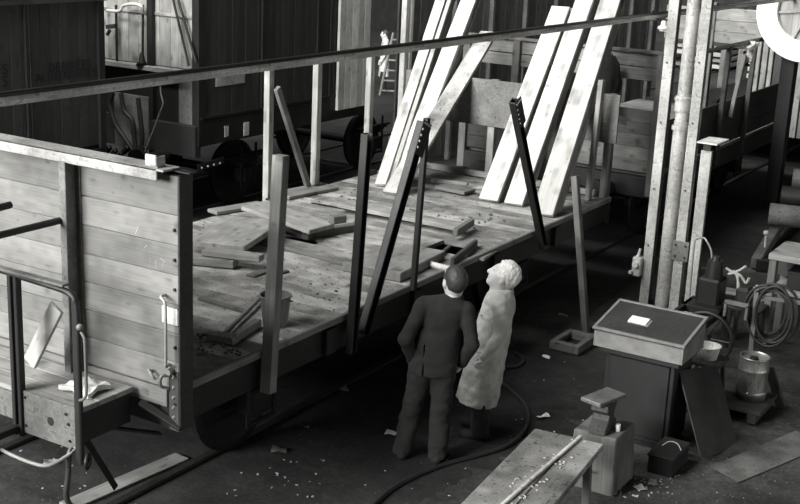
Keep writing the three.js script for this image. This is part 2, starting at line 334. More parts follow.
// chalk strokes on the boards
for (const [x, y, x2, y2] of [[120, 185, 120.4, 190], [138, 226, 135.5, 234], [147, 245, 144, 248], [150, 258, 151, 266], [156, 260, 156, 268], [160, 258, 165, 262], [164, 262, 162, 269], [90, 262, 90.5, 265]])
  part(wagon, 'chalk_mark', barG(gX(x, y, WX0 - .0312), gX(x2, y2, WX0 - .0312), .004, .0012, V3(1, 0, 0), .0003), MS.card, 'pale chalk stroke');

// brakeman's platform in front of the boarded end
{
  const px0 = 5.42, zn = -5.72, zf = -8.1, py = 1.19;
  for (let k = 0; k < 3; k++) part(wagon, 'platform_board', bb(px0 + k * .17, px0 + .165 + k * .17, py - .04, py, zf, zn, .004), M.loose[(k + 2) % 5]);
  const hp = part(wagon, 'platform_end_plate', bb(px0 - .02, px0, .88, 1.195, -6.27, zn, .003), MS.plate, 'speckled grey steel end plate with round hole');
  part(hp, 'plate_hole', cylG(V3(px0 - .022, 1.035, -5.985), V3(px0 - .014, 1.035, -5.985), .032, .032, 20), MS.black, 'round black hole');
  for (const [y, z] of [[1.15, -6.23], [.94, -6.23], [1.13, -5.83], [.94, -5.8], [1.06, -5.81]]) part(hp, 'bolt_head', cylG(V3(px0 - .02, y, z), V3(px0 - .032, y, z), .011, .009, 8), MS.black);
  part(wagon, 'platform_side_plate', bb(px0, WX0 - .1, .93, py - .04, zn - .02, zn, .003), MS.black);
  part(wagon, 'platform_beam', bb(px0 - .02, px0 + .05, .95, 1.15, zf, -6.32, .006), MS.plate);
  part(wagon, 'platform_leg', barG(V3(px0 + .08, .95, -5.78), V3(px0 + .5, .35, -5.9), .05, .012, V3(0, 0, 1)), MS.black);
  part(wagon, 'platform_brace', barG(V3(px0 + .1, .95, -6.2), V3(WX0 + .5, .55, -6.0), .06, .02, V3(0, 1, 0)), MS.black);
  // handrail frame
  const rx = px0 - .02, ry = 2.03;
  part(wagon, 'handrail', tubeG([V3(rx, ry + .05, -8.1), V3(rx, ry + .03, -7), V3(rx, ry, -6.3), V3(rx, ry - .015, -5.86), V3(rx, ry - .03, -5.76), V3(rx, ry - .07, -5.715), V3(rx, ry - .2, -5.70), V3(rx, 1.4, -5.70), V3(rx, .80, -5.70)], .022, 90, 8), MS.darkSteel, 'dark bent tubular handrail');
  part(wagon, 'handrail_strip', bb(rx - .03, rx + .03, ry + .012, ry + .03, -8.0, -5.80, .004), MS.plate);
  for (const z of [-6.33, -6.27]) part(wagon, 'handrail_post', bb(rx - .02, rx + .03, .85, ry, z - .017, z + .017, .004), MS.black);
  part(wagon, 'handrail_post', bb(rx - .02, rx + .03, .82, ry - .06, -5.735, -5.70, .004), MS.black);
  part(wagon, 'brace_board', barG(gX(30, 363, 5.62), gX(57, 307, 5.62), .12, .03, V3(-1, 0, .0)), M.fresh[0], 'pale diagonal brace board');
  part(wagon, 'release_handle', merge([tubeG([V3(rx - .01, 1.76, -5.66), V3(rx - .01, 1.72, -5.63), V3(rx - .01, 1.62, -5.625), V3(rx - .01, 1.35, -5.625), V3(rx - .01, 1.29, -5.65), V3(rx - .01, 1.27, -5.69)], .011, 30, 7), new THREE.SphereGeometry(.025, 12, 8).translate(rx - .01, 1.79, -5.67)]), MS.steel);
  part(wagon, 'stirrup_step', tubeG([V3(px0 - .02, .90, -6.3), V3(px0 - .10, .86, -6.36), V3(px0 - .2, .84, -6.33), V3(px0 - .24, .83, -6.2), V3(px0 - .24, .82, -5.95), V3(px0 - .2, .82, -5.82), V3(px0 - .08, .86, -5.77), V3(px0, .9, -5.76)], .013, 60, 8), MS.paleSteel, 'pale U-shaped stirrup step');
  part(wagon, 'brake_hose', tubeG([V3(px0 - .03, .90, -5.78), V3(px0 - .06, .85, -5.775), V3(px0 - .07, .7, -5.78), V3(px0 - .08, .55, -5.79), V3(px0 - .04, .46, -5.77), V3(px0 + .03, .44, -5.72)], .02, 40, 8), MS.iron);
  part(wagon, 'coupling_ring', new THREE.TorusGeometry(.045, .014, 8, 20).rotateY(.5).translate(px0, .82, -5.66), MS.darkSteel);
  part(wagon, 'handrail_rod', cylG(V3(5.0, 2.32, -6.31), V3(WX0 - .05, 2.32, -6.31), .025, .025, 12), MS.black, 'round black rod');
  part(wagon, 'handrail_rod', cylG(V3(5.0, 2.50, -6.31), V3(5.41, 2.51, -6.31), .025, .025, 12), MS.black, 'round black rod');
  part(wagon, 'rod_bracket', bb(4.98, 5.04, .9, 2.53, -6.35, -6.27, .004), MS.black);
  part(wagon, 'platform_bearer', bb(4.98, px0, .88, .93, -6.36, -6.28, .004), MS.black);
  part(wagon, 'lower_brace', barG(gX(140, 402, 5.9), gX(181, 428, 5.98), .05, .03, V3(0, 0, 1)), MS.darkSteel);
}
// far end: posts and a broad board that the planks lean on
{
  for (const z of [-8.36, -7.12, -6.2, -5.5]) part(wagon, 'far_end_post', bb(WX1 - .03, WX1 + .07, BED - .3, 2.5, z - .05, z + .05, .006), z === -7.12 ? M.loose[3] : M.mid[1]);
  part(wagon, 'far_end_board', bb(WX1 - .06, WX1 - .03, 1.9, 2.5, -8.42, -5.38, .005), MS.plate, 'broad grey board across the far end');
  part(wagon, 'far_end_sill', bb(WX1 - .08, WX1, BED, BED + .07, -8.4, -5.6, .006), M.loose[4]);
}
// stakes
const stakeOn = (name, a, b, w, h, mat, label) => part(wagon, name, barG(a, b, w, h, V3(0, 0, 1)), mat, label);
{ // squared timber stake on the near side
  const a = gZ(268, 392, -5.33), b = gZ(281, 155, -5.33), s = stakeOn('timber_stake', a, b,   .085, .1, M.loose[0], 'upright grey squared timber stake');
}
for (const [x, t, y1] of [[10.96, 2.74, 0], [11.9, 2.75, 0], [13.06, 2.74, 0]]) {
  const p = part(wagon, 'far_side_post', bb(x - .045, x + .045, BED - .1, t, -8.46, -8.38, .005), M.carEnd[1], 'slim pale upright post on the far side');
  part(p, 'post_foot', bb(x - .09, x + .09, BED, BED + .06, -8.38, -8.31), MS.darkSteel);
}
// perforated steel stanchion on the near side
{
  const a = gZ(348, 352, -5.34), b = gZ(364, 133, -5.34), s = part(wagon, 'steel_stanchion', merge([barG(a, b, .075, .012, V3(0, 0, 1)), barG(a.clone().add(V3(.035, 0, .03)), b.clone().add(V3(.035, 0, .03)), .012, .07, V3(0, 0, 1)), barG(a.clone().add(V3(-.035, 0, .03)), b.clone().add(V3(-.035, 0, .03)), .012, .07, V3(0, 0, 1))]), MS.black, 'upright black steel channel stanchion');
  for (let k = 0; k < 8; k++) { const p = a.clone().lerp(b, .12 + k * .12); part(s, 'rivet', cylG(p.clone().add(V3(0, 0, .004)), p.clone().add(V3(0, 0, .014)), .009, .007, 8), MS.paleSteel); }
}
for (const [x, l] of [[7.9, 1], [9.3, 1], [10.9, 1], [12.4, 1]]) part(wagon, 'stake_pocket', bb(x - .07, x + .07, BED - .28, BED - .06, ZN - .005, ZN + .05, .006), MS.black);

// ---------------------------------------------------------------- loose steel and timber props against the wagon side
function channelProp(a, b, w, label, perforated) {
  const t = thing('steel_stanchion', label, 'stanchion', a);
  const o = V3(0, 0, .03), dir = b.clone().sub(a).normalize(), sd = dir.clone().cross(V3(0, 0, 1)).multiplyScalar(w / 2 - .006);
  part(t, 'web', barG(a, b, w, .012, V3(0, 0, 1)), MS.darkSteel);
  for (const s of [-1, 1]) part(t, 'flange', barG(a.clone().addScaledVector(sd, s).add(o), b.clone().addScaledVector(sd, s).add(o), .012, .07, V3(0, 0, 1)), MS.darkSteel);
  if (perforated) {
    const c = b.clone().addScaledVector(dir, -.12), p = part(t, 'foot_plate', barG(b.clone().addScaledVector(dir, -.3).add(V3(0, 0, .075)), b.clone().addScaledVector(dir, .01).add(V3(0, 0, .075)), w + .05, .014, V3(0, 0, 1)), MS.black, 'black plate with a row of bolt holes');
    for (let k = 0; k < 8; k++) { const q = b.clone().addScaledVector(dir, k < 4 ? -.015 : -.02 - (k - 3) * .055).addScaledVector(sd, k < 4 ? (k - 1.5) * .75 : -1.3).add(V3(0, 0, .083)); part(p, 'bolt_hole', cylG(q, q.clone().add(V3(0, 0, .004)), .011, .011, 8), MS.white); }
  }
  return t;
}
channelProp(gZ(360, 333, -5.33), gZ(420, 122, -5.33), .105, 'slanting black steel channel leaning right, plate on top, beside the upright one', true);
channelProp(gZ(541, 247, -5.33), gZ(511, 100, -5.33), .09, 'black steel channel leaning left, in front of the leaning white planks', true);
solo('steel_bar', barG(gZ(413, 290, -5.36), gZ(427, 118, -5.36), .05, .05, V3(0, 0, 1)), MS.black, 'thin black steel bar standing right of the slanting channel', 'bar');
solo('timber_prop', barG(gY(586, 333, .0), gZ(575, 176, -5.28), .085, .07, V3(0, 0, 1)), M.mid[0], 'narrow dark timber prop leaning on the wagon from the floor', 'prop');
solo('timber_strip', barG(gY(309, 190, BED).add(V3(0, .005, 0)), gZ(277, 88, -8.3), .08, .05, V3(0, 0, 1)), M.mid[2], 'slanting grey timber strip between the pale far posts', 'timber');
solo('timber_prop', barG(gY(588, 200, BED), gX(602, 80, 13.68), .09, .06, V3(0, 0, 1)), M.loose[1], 'grey timber prop leaning on the far end beside the white planks', 'prop');

// ---------------------------------------------------------------- planks leaning on the far end
const ENDX = WX1 - .06, ENDY = 2.5;
// front plank of each stack follows its line in the photo and the stack rests on the top edge of the far end board
function plankStack(bx, by, tx, ty, w, t, n, len, fmat, label, backLabel, group, topCut) {
  const a0 = gY(bx, by, BED + .012); let best = 9, C = null; const xs = ENDX - n * t * 1.3;
  for (let k = 0; k <= 400; k++) { const q = k / 400 * 1.3, p = gX(bx + (tx - bx) * q, by + (ty - by) * q, xs), e = Math.abs(p.y - ENDY); if (e < best) { best = e; C = p; } }
  const dir = C.clone().sub(a0).normalize(), L = topCut ? gX(tx, ty, a0.x + 1.0) : null;
  let length = len; if (topCut) { let bd = 1e9; for (let k = 0; k < 500; k++) { const p = a0.clone().addScaledVector(dir, k * .01), c = p.clone().sub(camera.position), py = 252 - FOC * c.dot(cu) / c.dot(cf); if (Math.abs(py - ty) < bd) { bd = Math.abs(py - ty); length = k * .01; } } }
  const back = dir.clone().cross(V3(0, 0, 1)).normalize(); if (back.x < 0) back.negate();
  for (let k = 0; k < n; k++) {
    const o = back.clone().multiplyScalar((k + .5) * t), z = k ? rr(-.012, .012) : 0, l = length + (k ? rr(-.25, .1) : 0), a = a0.clone().add(o); a.z += z;
    const lift = Math.max(0, BED + .008 + t * .5 * Math.abs(back.y ? dir.x : 0) - a.y); a.addScaledVector(dir, lift / dir.y);
    solo('long_plank', barG(a, a.clone().addScaledVector(dir, l), t - .003, w - (k ? .01 : 0), V3(0, 0, 1), .004), k ? M.loose[k % 5] : fmat, k ? backLabel : label, 'plank', group);
  }
}
const GA = 'long planks leaning at the far side of the deck', GB = 'long planks leaning near the wagon side';
plankStack(379, 187, 440, 0, .15, .05, 2, 3.3, M.fresh[2], 'white plank leaning beside the pale far side post', 'plank hidden behind the white one beside the pale far post', GA);
plankStack(388, 187, 449, 0, .06, .05, 3, 3.2, M.fresh[0], 'narrow white plank edge right of the white plank by the far post', 'plank stacked behind the narrow white plank edge', GA);
plankStack(396, 187, 468, 0, .22, .05, 3, 3.2, M.fresh[3], 'clean white plank just left of the short stained plank', 'dark-edged plank stacked behind the clean white plank', GA);
plankStack(389, 196, 487, 34, .25, .05, 1, 0, M.stained, 'short grey stained plank leaning under the white ones', '', GA, true);
plankStack(487, 202, 560, 8, .25, .05, 4, 0, M.fresh[2], 'white plank whose sawn top end shows above the pipe', 'dark-edged plank stacked behind the plank with the sawn top', GB, true);
plankStack(512, 206, 584, 0, .235, .05, 4, 3.2, M.fresh[3], 'middle white plank of the three by the slanting channel', 'dark-edged plank stacked behind the middle white plank', GB);
plankStack(541, 217, 610, 0, .26, .05, 5, 3.3, M.fresh[1], 'broad white plank closest to the wagon edge', 'dark-edged plank stacked behind the broad white plank', GB);

// ---------------------------------------------------------------- loose boards and tools on the deck
function slab(name, label, cat, a, b, w, t, mat, group, up) { // board from a to b lying with its faces up
  return solo(name, barG(a, b, w, t, up || V3(0, 1, 0), .006), mat, label, cat, group);
}
const GL = 'loose boards lying on the deck';
const dk = (x, y, h = 0) => gY(x, y, BED + h);
slab('wide_board', 'wide raised board with dark cut edge on the left of the deck', 'board', dk(214, 246, .14), dk(254, 221, .14), .62, .06, M.loose[3], GL);
slab('bearer_block', 'squared block propping up the wide raised board', 'block', dk(222, 250, .055), dk(262, 230, .055), .1, .1, M.mid[1], GL);
slab('thick_board', 'thick board end pointing at the timber stake, lower of two', 'board', dk(186, 258, .05), dk(236, 263, .05), .16, .075, M.loose[1], GL);
slab('thick_board', 'thick board end lying across the lower one', 'board', dk(204, 251, .125), dk(262, 258, .125), .13, .06, M.loose[2], GL);
slab('tilted_board', 'tilted board with rounded end behind the timber stake', 'board', dk(254, 205, .2), dk(322, 229, .12), .40, .05, M.loose[4], GL);
slab('bearer_block', 'dark timber block under the tilted board', 'block', dk(305, 235, .04), dk(360, 226, .04), .1, .08, M.mid[0], GL);
slab('short_block', 'short square block on the end of the tilted board', 'block', dk(331, 220, .19), dk(344, 218, .19), .1, .08, M.mid[2], GL);
slab('long_board', 'long board lying across the deck in front of the leaning planks', 'board', dk(342, 204, .08), dk(464, 228, .08), .2, .045, M.loose[4], GL);
slab('long_board', 'long rough board parallel behind the first one across the deck', 'board', dk(318, 199, .03), dk(398, 213, .03), .25, .045, M.deck[4], GL);
slab('end_batten', 'dark batten on the end of the long cross board', 'batten', dk(455, 233, .09), dk(472, 222, .09), .06, .08, M.mid[1], GL);
slab('wide_board', 'wide board with thick dark edge beside the slanting channel', 'board', dk(371, 272, .05), dk(417, 250, .05), .62, .09, M.loose[2], GL);
slab('batten', 'thin batten lying across the deck right of the timber stake', 'batten', dk(285, 248, .015), dk(354, 267, .015), .05, .03, M.mid[2], GL);
slab('batten', 'dark batten lying across the deck left of the timber stake', 'batten', dk(199, 298, .015), dk(247, 312, .015), .05, .03, M.mid[0], GL);
slab('short_board', 'short board lying in the opening by the wagon edge', 'board', dk(470, 258, -.03), dk(492, 243, -.03), .3, .03, M.loose[3], GL);
slab('opening_trim', 'dark board standing along the opening by the wagon edge', 'board', dk(452, 262, .04), dk(476, 243, .04), .04, .08, M.oldDark[3], GL);
slab('offcut', 'dark offcut behind the man in the dark jacket', 'offcut', dk(436, 258, .03), dk(450, 246, .03), .04, .03, M.oldDark[3], GL);
slab('offcut', 'small flat offcut in front of the timber stake', 'offcut', dk(250, 276, .012), dk(272, 268, .012), .1, .02, M.mid[0], GL);
slab('offcut', 'narrow dark sliver beside the timber stake', 'offcut', dk(268, 276, .012), dk(288, 271, .012), .05, .02, M.oldDark[3], GL);
slab('shelf_board', 'board lying near the far edge between the slim posts', 'board', dk(280, 196, .03), dk(330, 186, .03), .3, .04, M.loose[1], GL);
slab('shelf_board', 'board lying near the far edge behind the wide raised board', 'board', dk(212, 212, .03), dk(262, 204, .03), .18, .04, M.mid[3], GL);
slab('offcut', 'dark offcuts heaped beyond the long cross board', 'offcut', dk(440, 186, .04), dk(470, 192, .04), .25, .04, M.mid[1], GL);
slab('offcut', 'dark offcut crossing the heap beyond the long board', 'offcut', dk(432, 180, .06), dk(468, 184, .06), .08, .04, M.mid[3], GL);
solo('white_tube', cylG(dk(421, 262, .03), dk(452, 270, .03), .032, .032, 14), MS.white, 'white tube lying behind the dark jacketed head', 'tube');
{ // sledge hammer
  const a = dk(221, 337, .04), b = dk(272, 286, .05), t = thing('sledge_hammer', 'long handled hammer lying beside the bucket on the deck', 'hammer', a);
  part(t, 'handle', cylG(a, b, .022, .018, 10), M.mid[3]);
  part(t, 'head', barG(a.clone().add(V3(-.03, 0, -.1)), a.clone().add(V3(.02, 0, .14)), .09, .08, V3(0, 1, 0), .015), MS.steel);
}
slab('bent_strip', 'short pale steel bar lying beside the hammer handle', 'bar', dk(233, 339, .04), dk(258, 322, .05), .07, .06, MS.steel, null);
{ // bucket behind the stake
  const c = dk(275, 325), t = thing('bucket', 'worn grey bucket standing on the deck behind the timber stake', 'bucket', c);
  const g = latheG([[.001, .0], [.10, .0], [.125, .25], [.131, .252], [.131, .262], [.119, .262], [.095, .02], [.001, .02]], 30); part(t, 'bucket_body', at(g, c.x, c.y, c.z), MS.plate);
  part(t, 'bail', tubeG([V3(c.x, c.y + .24, c.z - .125), V3(c.x + .1, c.y + .2, c.z - .1), V3(c.x + .14, c.y + .17, c.z), V3(c.x + .1, c.y + .2, c.z + .1), V3(c.x, c.y + .24, c.z + .125)], .005, 24, 6), MS.darkSteel);
}

// ---------------------------------------------------------------- overhead pipe and steel column
const COLX = 13.75;
{
  const y = 3.49, z = -5.0;  // pale and dark tubes paint in the lit lower and shaded upper half
  const t = thing('overhead_pipe', 'long dark overhead pipe running along the hall above the wagon edge', 'pipe', V3(13, y, z));
  const xs = [-6, 3.2, 9.7, 16.2, 24];
  for (let k = 0; k < 4; k++) { part(t, 'pipe_length', cylG(V3(xs[k], y - .009, z), V3(xs[k + 1], y - .009, z), .031, .031, 18), MS.pipeLit, 'pale lower pipe, lit half put into its paint'); part(t, 'pipe_length', cylG(V3(xs[k], y + .024, z + .012), V3(xs[k + 1], y + .024, z + .012), .016, .016, 16), MS.pipeShade, 'dark upper pipe added for the shaded upper half'); }
  for (let k = 1; k < 4; k++) part(t, 'sleeve', cylG(V3(xs[k] - .05, y - .013, z), V3(xs[k] + .05, y - .013, z), .031, .031, 18), MS.pipeLit);
  part(t, 'pipe_bracket', merge([bb(COLX + .1, COLX + .16, y - .06, y - .035, -5.06, -4.78), bb(COLX + .1, COLX + .16, y - .06, y + .05, -5.06, -5.045)]), MS.darkSteel);
}
function iBeamG(x0, zc, y0, y1, w, d) { return merge([bb(x0, x0 + .016, y0, y1, zc - w / 2, zc + w / 2, .003), bb(x0 + d - .016, x0 + d, y0, y1, zc - w / 2, zc + w / 2 - .05, .003), bb(x0 + .016, x0 + d - .016, y0, y1, zc - w / 2, zc - w / 2 + .014, .001)]); return merge([bb(x0, x0 + .016, y0, y1, zc - w / 2, zc + w / 2, .003), bb(x0 + d - .016, x0 + d, y0, y1, zc - w / 2, zc + w / 2, .003), bb(x0, x0 + d, y0, y1, zc - .012, zc + w / 2 - .02, .001)]); }
{
  const t = thing('steel_column', 'tall twin column of two painted steel posts standing behind the desk', 'column', V3(COLX, 0, -4.56));
  for (const z of [-4.755, -4.375]) {
    const p = part(t, 'post', iBeamG(COLX - .02, z, 0, ROOF, .115, .26), MS.postPaint);
    for (const y of [.8, 1.5, 2.3, 3.0]) part(p, 'bolt_head', cylG(V3(COLX - .02, y + z * .1 + .45, z - .01), V3(COLX - .032, y + z * .1 + .45, z - .01), .011, .011, 8), MS.darkSteel);
  }
  for (const y of [.6, 4.4]) part(t, 'tie_plate', bb(COLX + .24, COLX + .255, y, y + .25, -4.8, -4.33, .003), MS.plate);
  const bp = part(t, 'bracket_plate', bb(COLX - .04, COLX - .022, .66, .9, -4.46, -4.26, .004), MS.plate, 'grey bracket plate with four bolts');
  for (const y of [.71, .85]) for (const z of [-4.42, -4.30]) part(bp, 'bolt_head', cylG(V3(COLX - .04, y, z), V3(COLX - .055, y, z), .014, .012, 8), MS.darkSteel);
  part(t, 'base_plate', bb(COLX - .1, COLX + .36, 0, .025, -4.9, -4.27, .004), MS.darkSteel);
}
{
  const z = -4.56, x = COLX + .1, t = thing('down_pipe', 'thick vertical pipe with collars between the two column posts', 'pipe', V3(x, 0, z));
  part(t, 'lower_pipe', cylG(V3(x, .03, z), V3(x, 2.3, z), .085, .085, 28), MS.pipe);
  part(t, 'upper_pipe', cylG(V3(x, 2.3, z), V3(x, ROOF, z), .078, .078, 28), MS.pipe);
  for (const [y, h, r] of [[2.2, .05, .105], [2.42, .18, .098], [2.55, .03, .108]]) part(t, 'collar', cylG(V3(x, y, z), V3(x, y + h, z), r, r, 28), MS.pipe);
}
{
  const t = thing('short_post', 'shorter steel post with flat pale cap plate beside the column', 'post', V3(13.6, 0, -4.14));
  part(t, 'shaft', iBeamG(13.58, -4.14, 0, 2.04, .125, .22), MS.postPaint);
  part(t, 'cap_plate', bb(13.5, 13.95, 2.13, 2.15, -4.24, -4.0, .004), MS.white, 'pale flat cap plate');
  part(t, 'cap_support', merge([bb(13.6, 13.66, 2.03, 2.135, -4.19, -4.1), bb(13.72, 13.78, 2.03, 2.135, -4.2, -4.06)]), MS.darkSteel);
}
{
  const a = gX(688, 312, 13.35), b = gX(694, 246, 13.35);
  solo('conduit', tubeG([a.clone().setY(.0), a, b, b.clone().add(V3(.02, .08, .02)), b.clone().add(V3(.05, .1, .08)), gX(706, 240, 13.35), gX(711, 250, 13.35), gX(712, 262, 13.35)], .012, 60, 8), MS.paleSteel, 'thin pale conduit bent over at the top beside the short post', 'conduit');
}
{
  const p = gX(637, 266, 13.7), t = thing('switch_box', 'small white switch box fixed low on the column side', 'switch box', V3(p.x, p.y - .13, p.z));
  part(t, 'case', bb(p.x - .05, p.x + .07, p.y - .12, p.y + .12, p.z - .05, p.z + .06, .012), MS.white);
  part(t, 'cover', cylG(V3(p.x - .05, p.y + .03, p.z), V3(p.x - .09, p.y + .03, p.z), .045, .035, 16), MS.white);
  part(t, 'cable_gland', cylG(V3(p.x, p.y + .1, p.z), V3(p.x, p.y + .22, p.z + .02), .022, .016, 10), MS.white);
  part(t, 'lever', bb(p.x - .1, p.x - .05, p.y - .09, p.y - .05, p.z - .07, p.z - .03, .006), MS.white);
}

{
  const p = gX(664, 27, COLX + .02), t = thing('insulator', 'small white insulator bracket high on the column side', 'insulator', V3(p.x, p.y - .05, p.z));
  part(t, 'cup', at(latheG([[.001, -.03], [.06, -.03], [.062, .0], [.03, .02], [.03, .05], [.02, .07], [.001, .07]], 18), p.x, p.y, p.z - .01), MS.paper);
  part(t, 'arm', bb(p.x - .01, p.x + .01, p.y - .05, p.y - .03, p.z - .05, -4.812, .002), MS.white);
}
// ---------------------------------------------------------------- dark boxcars on the next track
const CZ = -11.2, font = await new FontLoader().loadAsync('fonts/droid/droid_sans_bold.typeface.json');
function letters(parent, str, p, size, mat, label) { // on a face looking to +Z
  const g = mergeGeometries(font.generateShapes(str, size).map(s => new THREE.ExtrudeGeometry(s, { depth: .002, bevelEnabled: false, curveSegments: 4 }))); g.translate(p.x, p.y, p.z); return part(parent, 'lettering', g, mat, label);
}
function carSide(w, x0, x1, y0, y1, mats, bw = .15) { let i = 0; for (let x = x0; x < x1 - .02; x += bw) part(w, 'side_board', bb(x + .002, Math.min(x + bw, x1) - .002, y0, y1, CZ - .03, CZ + rr(-.001, .002), .004), mats[(i++ * 7) % mats.length]); }
const car1 = thing('boxcar', 'dark boxcar lettered DENREES ALIMENTAIRES on its boarded side', 'boxcar', V3(7.3, 0, CZ - 1.45));
{
  const x0 = 3.4, x1 = 11.2;
  runningGear(car1, x0, x1, -12.65);
  part(car1, 'body_core', bb(x0, x1, 1.45, 3.62, -14.1, CZ - .03, .01), MS.blackMatte);
  carSide(car1, x0, x1, 1.5, 3.36, M.carDark);
  part(car1, 'roof', at((() => { const s = new THREE.Shape(); s.moveTo(-1.55, 0); s.lineTo(1.55, 0); s.lineTo(1.55, .08); s.quadraticCurveTo(0, .62, -1.55, .08); const g = new THREE.ExtrudeGeometry(s, { depth: x1 - x0 + .2, bevelEnabled: false }); g.rotateY(Math.PI / 2); return g; })(), x0 - .1, 3.36, -12.65), MS.darkSteel);
  part(car1, 'eave_strip', bb(x0, x1, 3.30, 3.40, CZ, CZ + .05), MS.plate);
  part(car1, 'sole_bar', bb(x0, x1, 1.05, 1.45, CZ - .12, CZ, .01), MS.black);
  const dA = gZ(26, 60, CZ).x, dB = gZ(94, 110, CZ).x;
  for (const x of [dA, dB + .1, x1 - .06]) part(car1, 'side_pillar', bb(x - .03, x + .03, 1.45, 3.36, CZ, CZ + .035, .006), MS.black);
  part(car1, 'door_seam', bb(dA + .045, dA + .06, 1.5, 3.3, CZ, CZ + .012), MS.steel);
  const q = gZ(48, 73, CZ + .006);
  letters(car1, 'DENRÉES', V3(q.x, q.y, CZ + .004), .118, MS.lettering, 'dark stencilled word on the dark side');
  const q2 = gZ(36, 82.5, CZ + .006); letters(car1, 'ALIMENTAIRES', V3(q2.x, q2.y, CZ + .004), .100, MS.lettering, 'dark stencilled word on the dark side');
  const q3 = gZ(2, 75, CZ + .006); letters(car1, 'S', V3(q3.x, q3.y, CZ + .004), .125, MS.lettering); const q4 = gZ(2, 87, CZ + .006); letters(car1, 'S', V3(q4.x, q4.y, CZ + .004), .125, MS.lettering);
  buffers(car1, x1, 1, -12.65);
}
const car2 = thing('boxcar', 'dark boxcar with pale boarded end and a white plate on its side', 'boxcar', V3(15.1, 0, CZ - 1.45));
{
  const x0 = 13.0, x1 = 17.25;
  part(car2, 'body_core', bb(x0 + .03, x1, 1.45, 3.7, -14.1, CZ - .03, .01), MS.blackMatte);
  const sill = 1.60;
  carSide(car2, x0 + .1, 16.35, sill, 3.7, M.carDark);
  part(car2, 'sole_bar', bb(x0, x1, 1.2, sill - .02, CZ - .1, CZ + .01, .01), MS.darkSteel);
  part(car2, 'sill_angle', bb(x0, 16.4, sill - .02, sill + .02, CZ, CZ + .03), MS.darkSteel);
  part(car2, 'roof', bb(x0 - .05, x1, 3.7, 3.8, -14.15, CZ + .08, .02), MS.darkSteel);
  runningGear(car2, x0, x1 + 2.5, -12.65);
  const corner = part(car2, 'corner_post', bb(x0 - .04, x0 + .11, 1.2, 3.7, CZ - .11, CZ + .015, .008), MS.darkSteel);
  for (const px of [262, 317, 330]) { const x = gZ(px, 60, CZ).x; part(car2, 'side_pillar', bb(x - .035, x + .035, sill, 3.7, CZ, CZ + .03, .006), MS.darkSteel); }
  // pale sliding door of fresh boards
  for (let k = 0; k < 5; k++) { const x = 16.32 + k * .18; part(car2, 'door_board', bb(x + .003, x + .177, 1.36, 3.7, CZ + .02, CZ + .07, .005), M.doorPale[k % 3], 'pale vertical door board'); }
  const a = gZ(216, 95, CZ + .01), b = gZ(245, 78, CZ + .01);
  part(car2, 'white_plate', bb(a.x, b.x, 2.02, 2.19, CZ + .002, CZ + .012, .002), MS.card, 'pale rectangular card plate');
  for (const [x, y, w, h, l] of [[225, 137, 5, 11], [244, 136, 7, 14]]) { const p = gZ(x, y, CZ + .02); part(car2, 'sole_bar_plate', bb(p.x, p.x + w * .017, p.y, p.y + h * .014, CZ + .01, CZ + .02, .002), MS.white, 'small white plate on the sole bar'); }
  for (let k = 0; k < 4; k++) { const p = gZ(202 + k * 6, 168 - k * 1.6, CZ + .1); part(car2, 'rivet', new THREE.SphereGeometry(.016, 8, 6).translate(p.x, p.y, p.z), MS.paleSteel); }
  const sa = gZ(198, 168, CZ + .05), sb = gZ(224, 160, CZ + .05); part(car2, 'step_edge', barG(sa, sb, .015, .1, V3(0, 1, 0)), MS.darkSteel);
  // pale end with vertical boards, ledge and rods
  let i = 0; for (let z = CZ - .12; z > -14.0; z -= .2) part(car2, 'end_board', bb(x0 - .02, x0 + .02, 2.28, 3.7, z - .197, z, .004), M.carEnd[(i++ * 3) % 5]);
  part(car2, 'end_rail', bb(x0 - .04, x0 - .02, 2.98, 3.02, -14, CZ - .1), MS.paleSteel);
  part(car2, 'end_ledge', bb(x0 - .16, x0, 2.20, 2.27, -14.0, CZ - .1, .006), MS.cap, 'pale ledge across the end');
  part(car2, 'headstock', bb(x0 - .1, x0 + .03, 1.05, 1.5, -14.05, CZ, .01), MS.blackMatte);
  part(car2, 'end_corner_panel', bb(x0 - .03, x0 - .015, 1.5, 2.2, CZ - .36, CZ - .1, .004), MS.plate, 'grey lower corner panel');
  part(car2, 'end_lower_panel', bb(x0 - .02, x0 + .02, 1.5, 2.2, -14.0, CZ - .1, .004), MS.black);
  const bp = [gX(116, 150, x0 - .1), gX(149, 97, x0 - .1)];
  part(car2, 'end_step_panel', bb(x0 - .12, x0 - .09, bp[0].y, bp[1].y, bp[0].z, bp[1].z, .004), MS.plate, 'grey panel behind the hoses');
  const pz = gX(154, 30, x0).z; part(car2, 'end_pillar', bb(x0 - .1, x0 - .02, 1.5, 3.7, pz - .05, pz + .05, .006), MS.black);
  for (const [ax, ay, bx, by] of [[172, -5, 189, 66], [177, -5, 196, 62], [116, 5, 117, 66], [143, 5, 142.5, 68]]) part(car2, 'end_rod', cylG(gX(ax, ay, x0 - .1), gX(bx, by, x0 - .1), .018, .018, 8), MS.darkSteel);
  part(car2, 'end_handle', tubeG([gX(107, 10.5, x0 - .22), gX(119, 11, x0 - .22), gX(123, 6, x0 - .2), gX(132, 4, x0 - .2), gX(141, 6, x0 - .2), gX(143, 13, x0 - .14)], .024, 40, 8), MS.white, 'pale bent crank handle');
  part(car2, 'end_bracket', merge([barG(gX(106, 27, x0 - .2), gX(115, 26, x0 - .12), .06, .08, V3(1, 0, 0)), barG(gX(107, 35, x0 - .2), gX(110, 30, x0 - .2), .04, .04, V3(1, 0, 0))]), MS.black);
  part(car2, 'lamp_bracket', latheG([[.001, .2], [.03, .16], [.05, .05], [.09, 0], [.001, 0]], 12).translate(x0 - .12, 2.27, gX(142, 70, x0 - .12).z), MS.black);
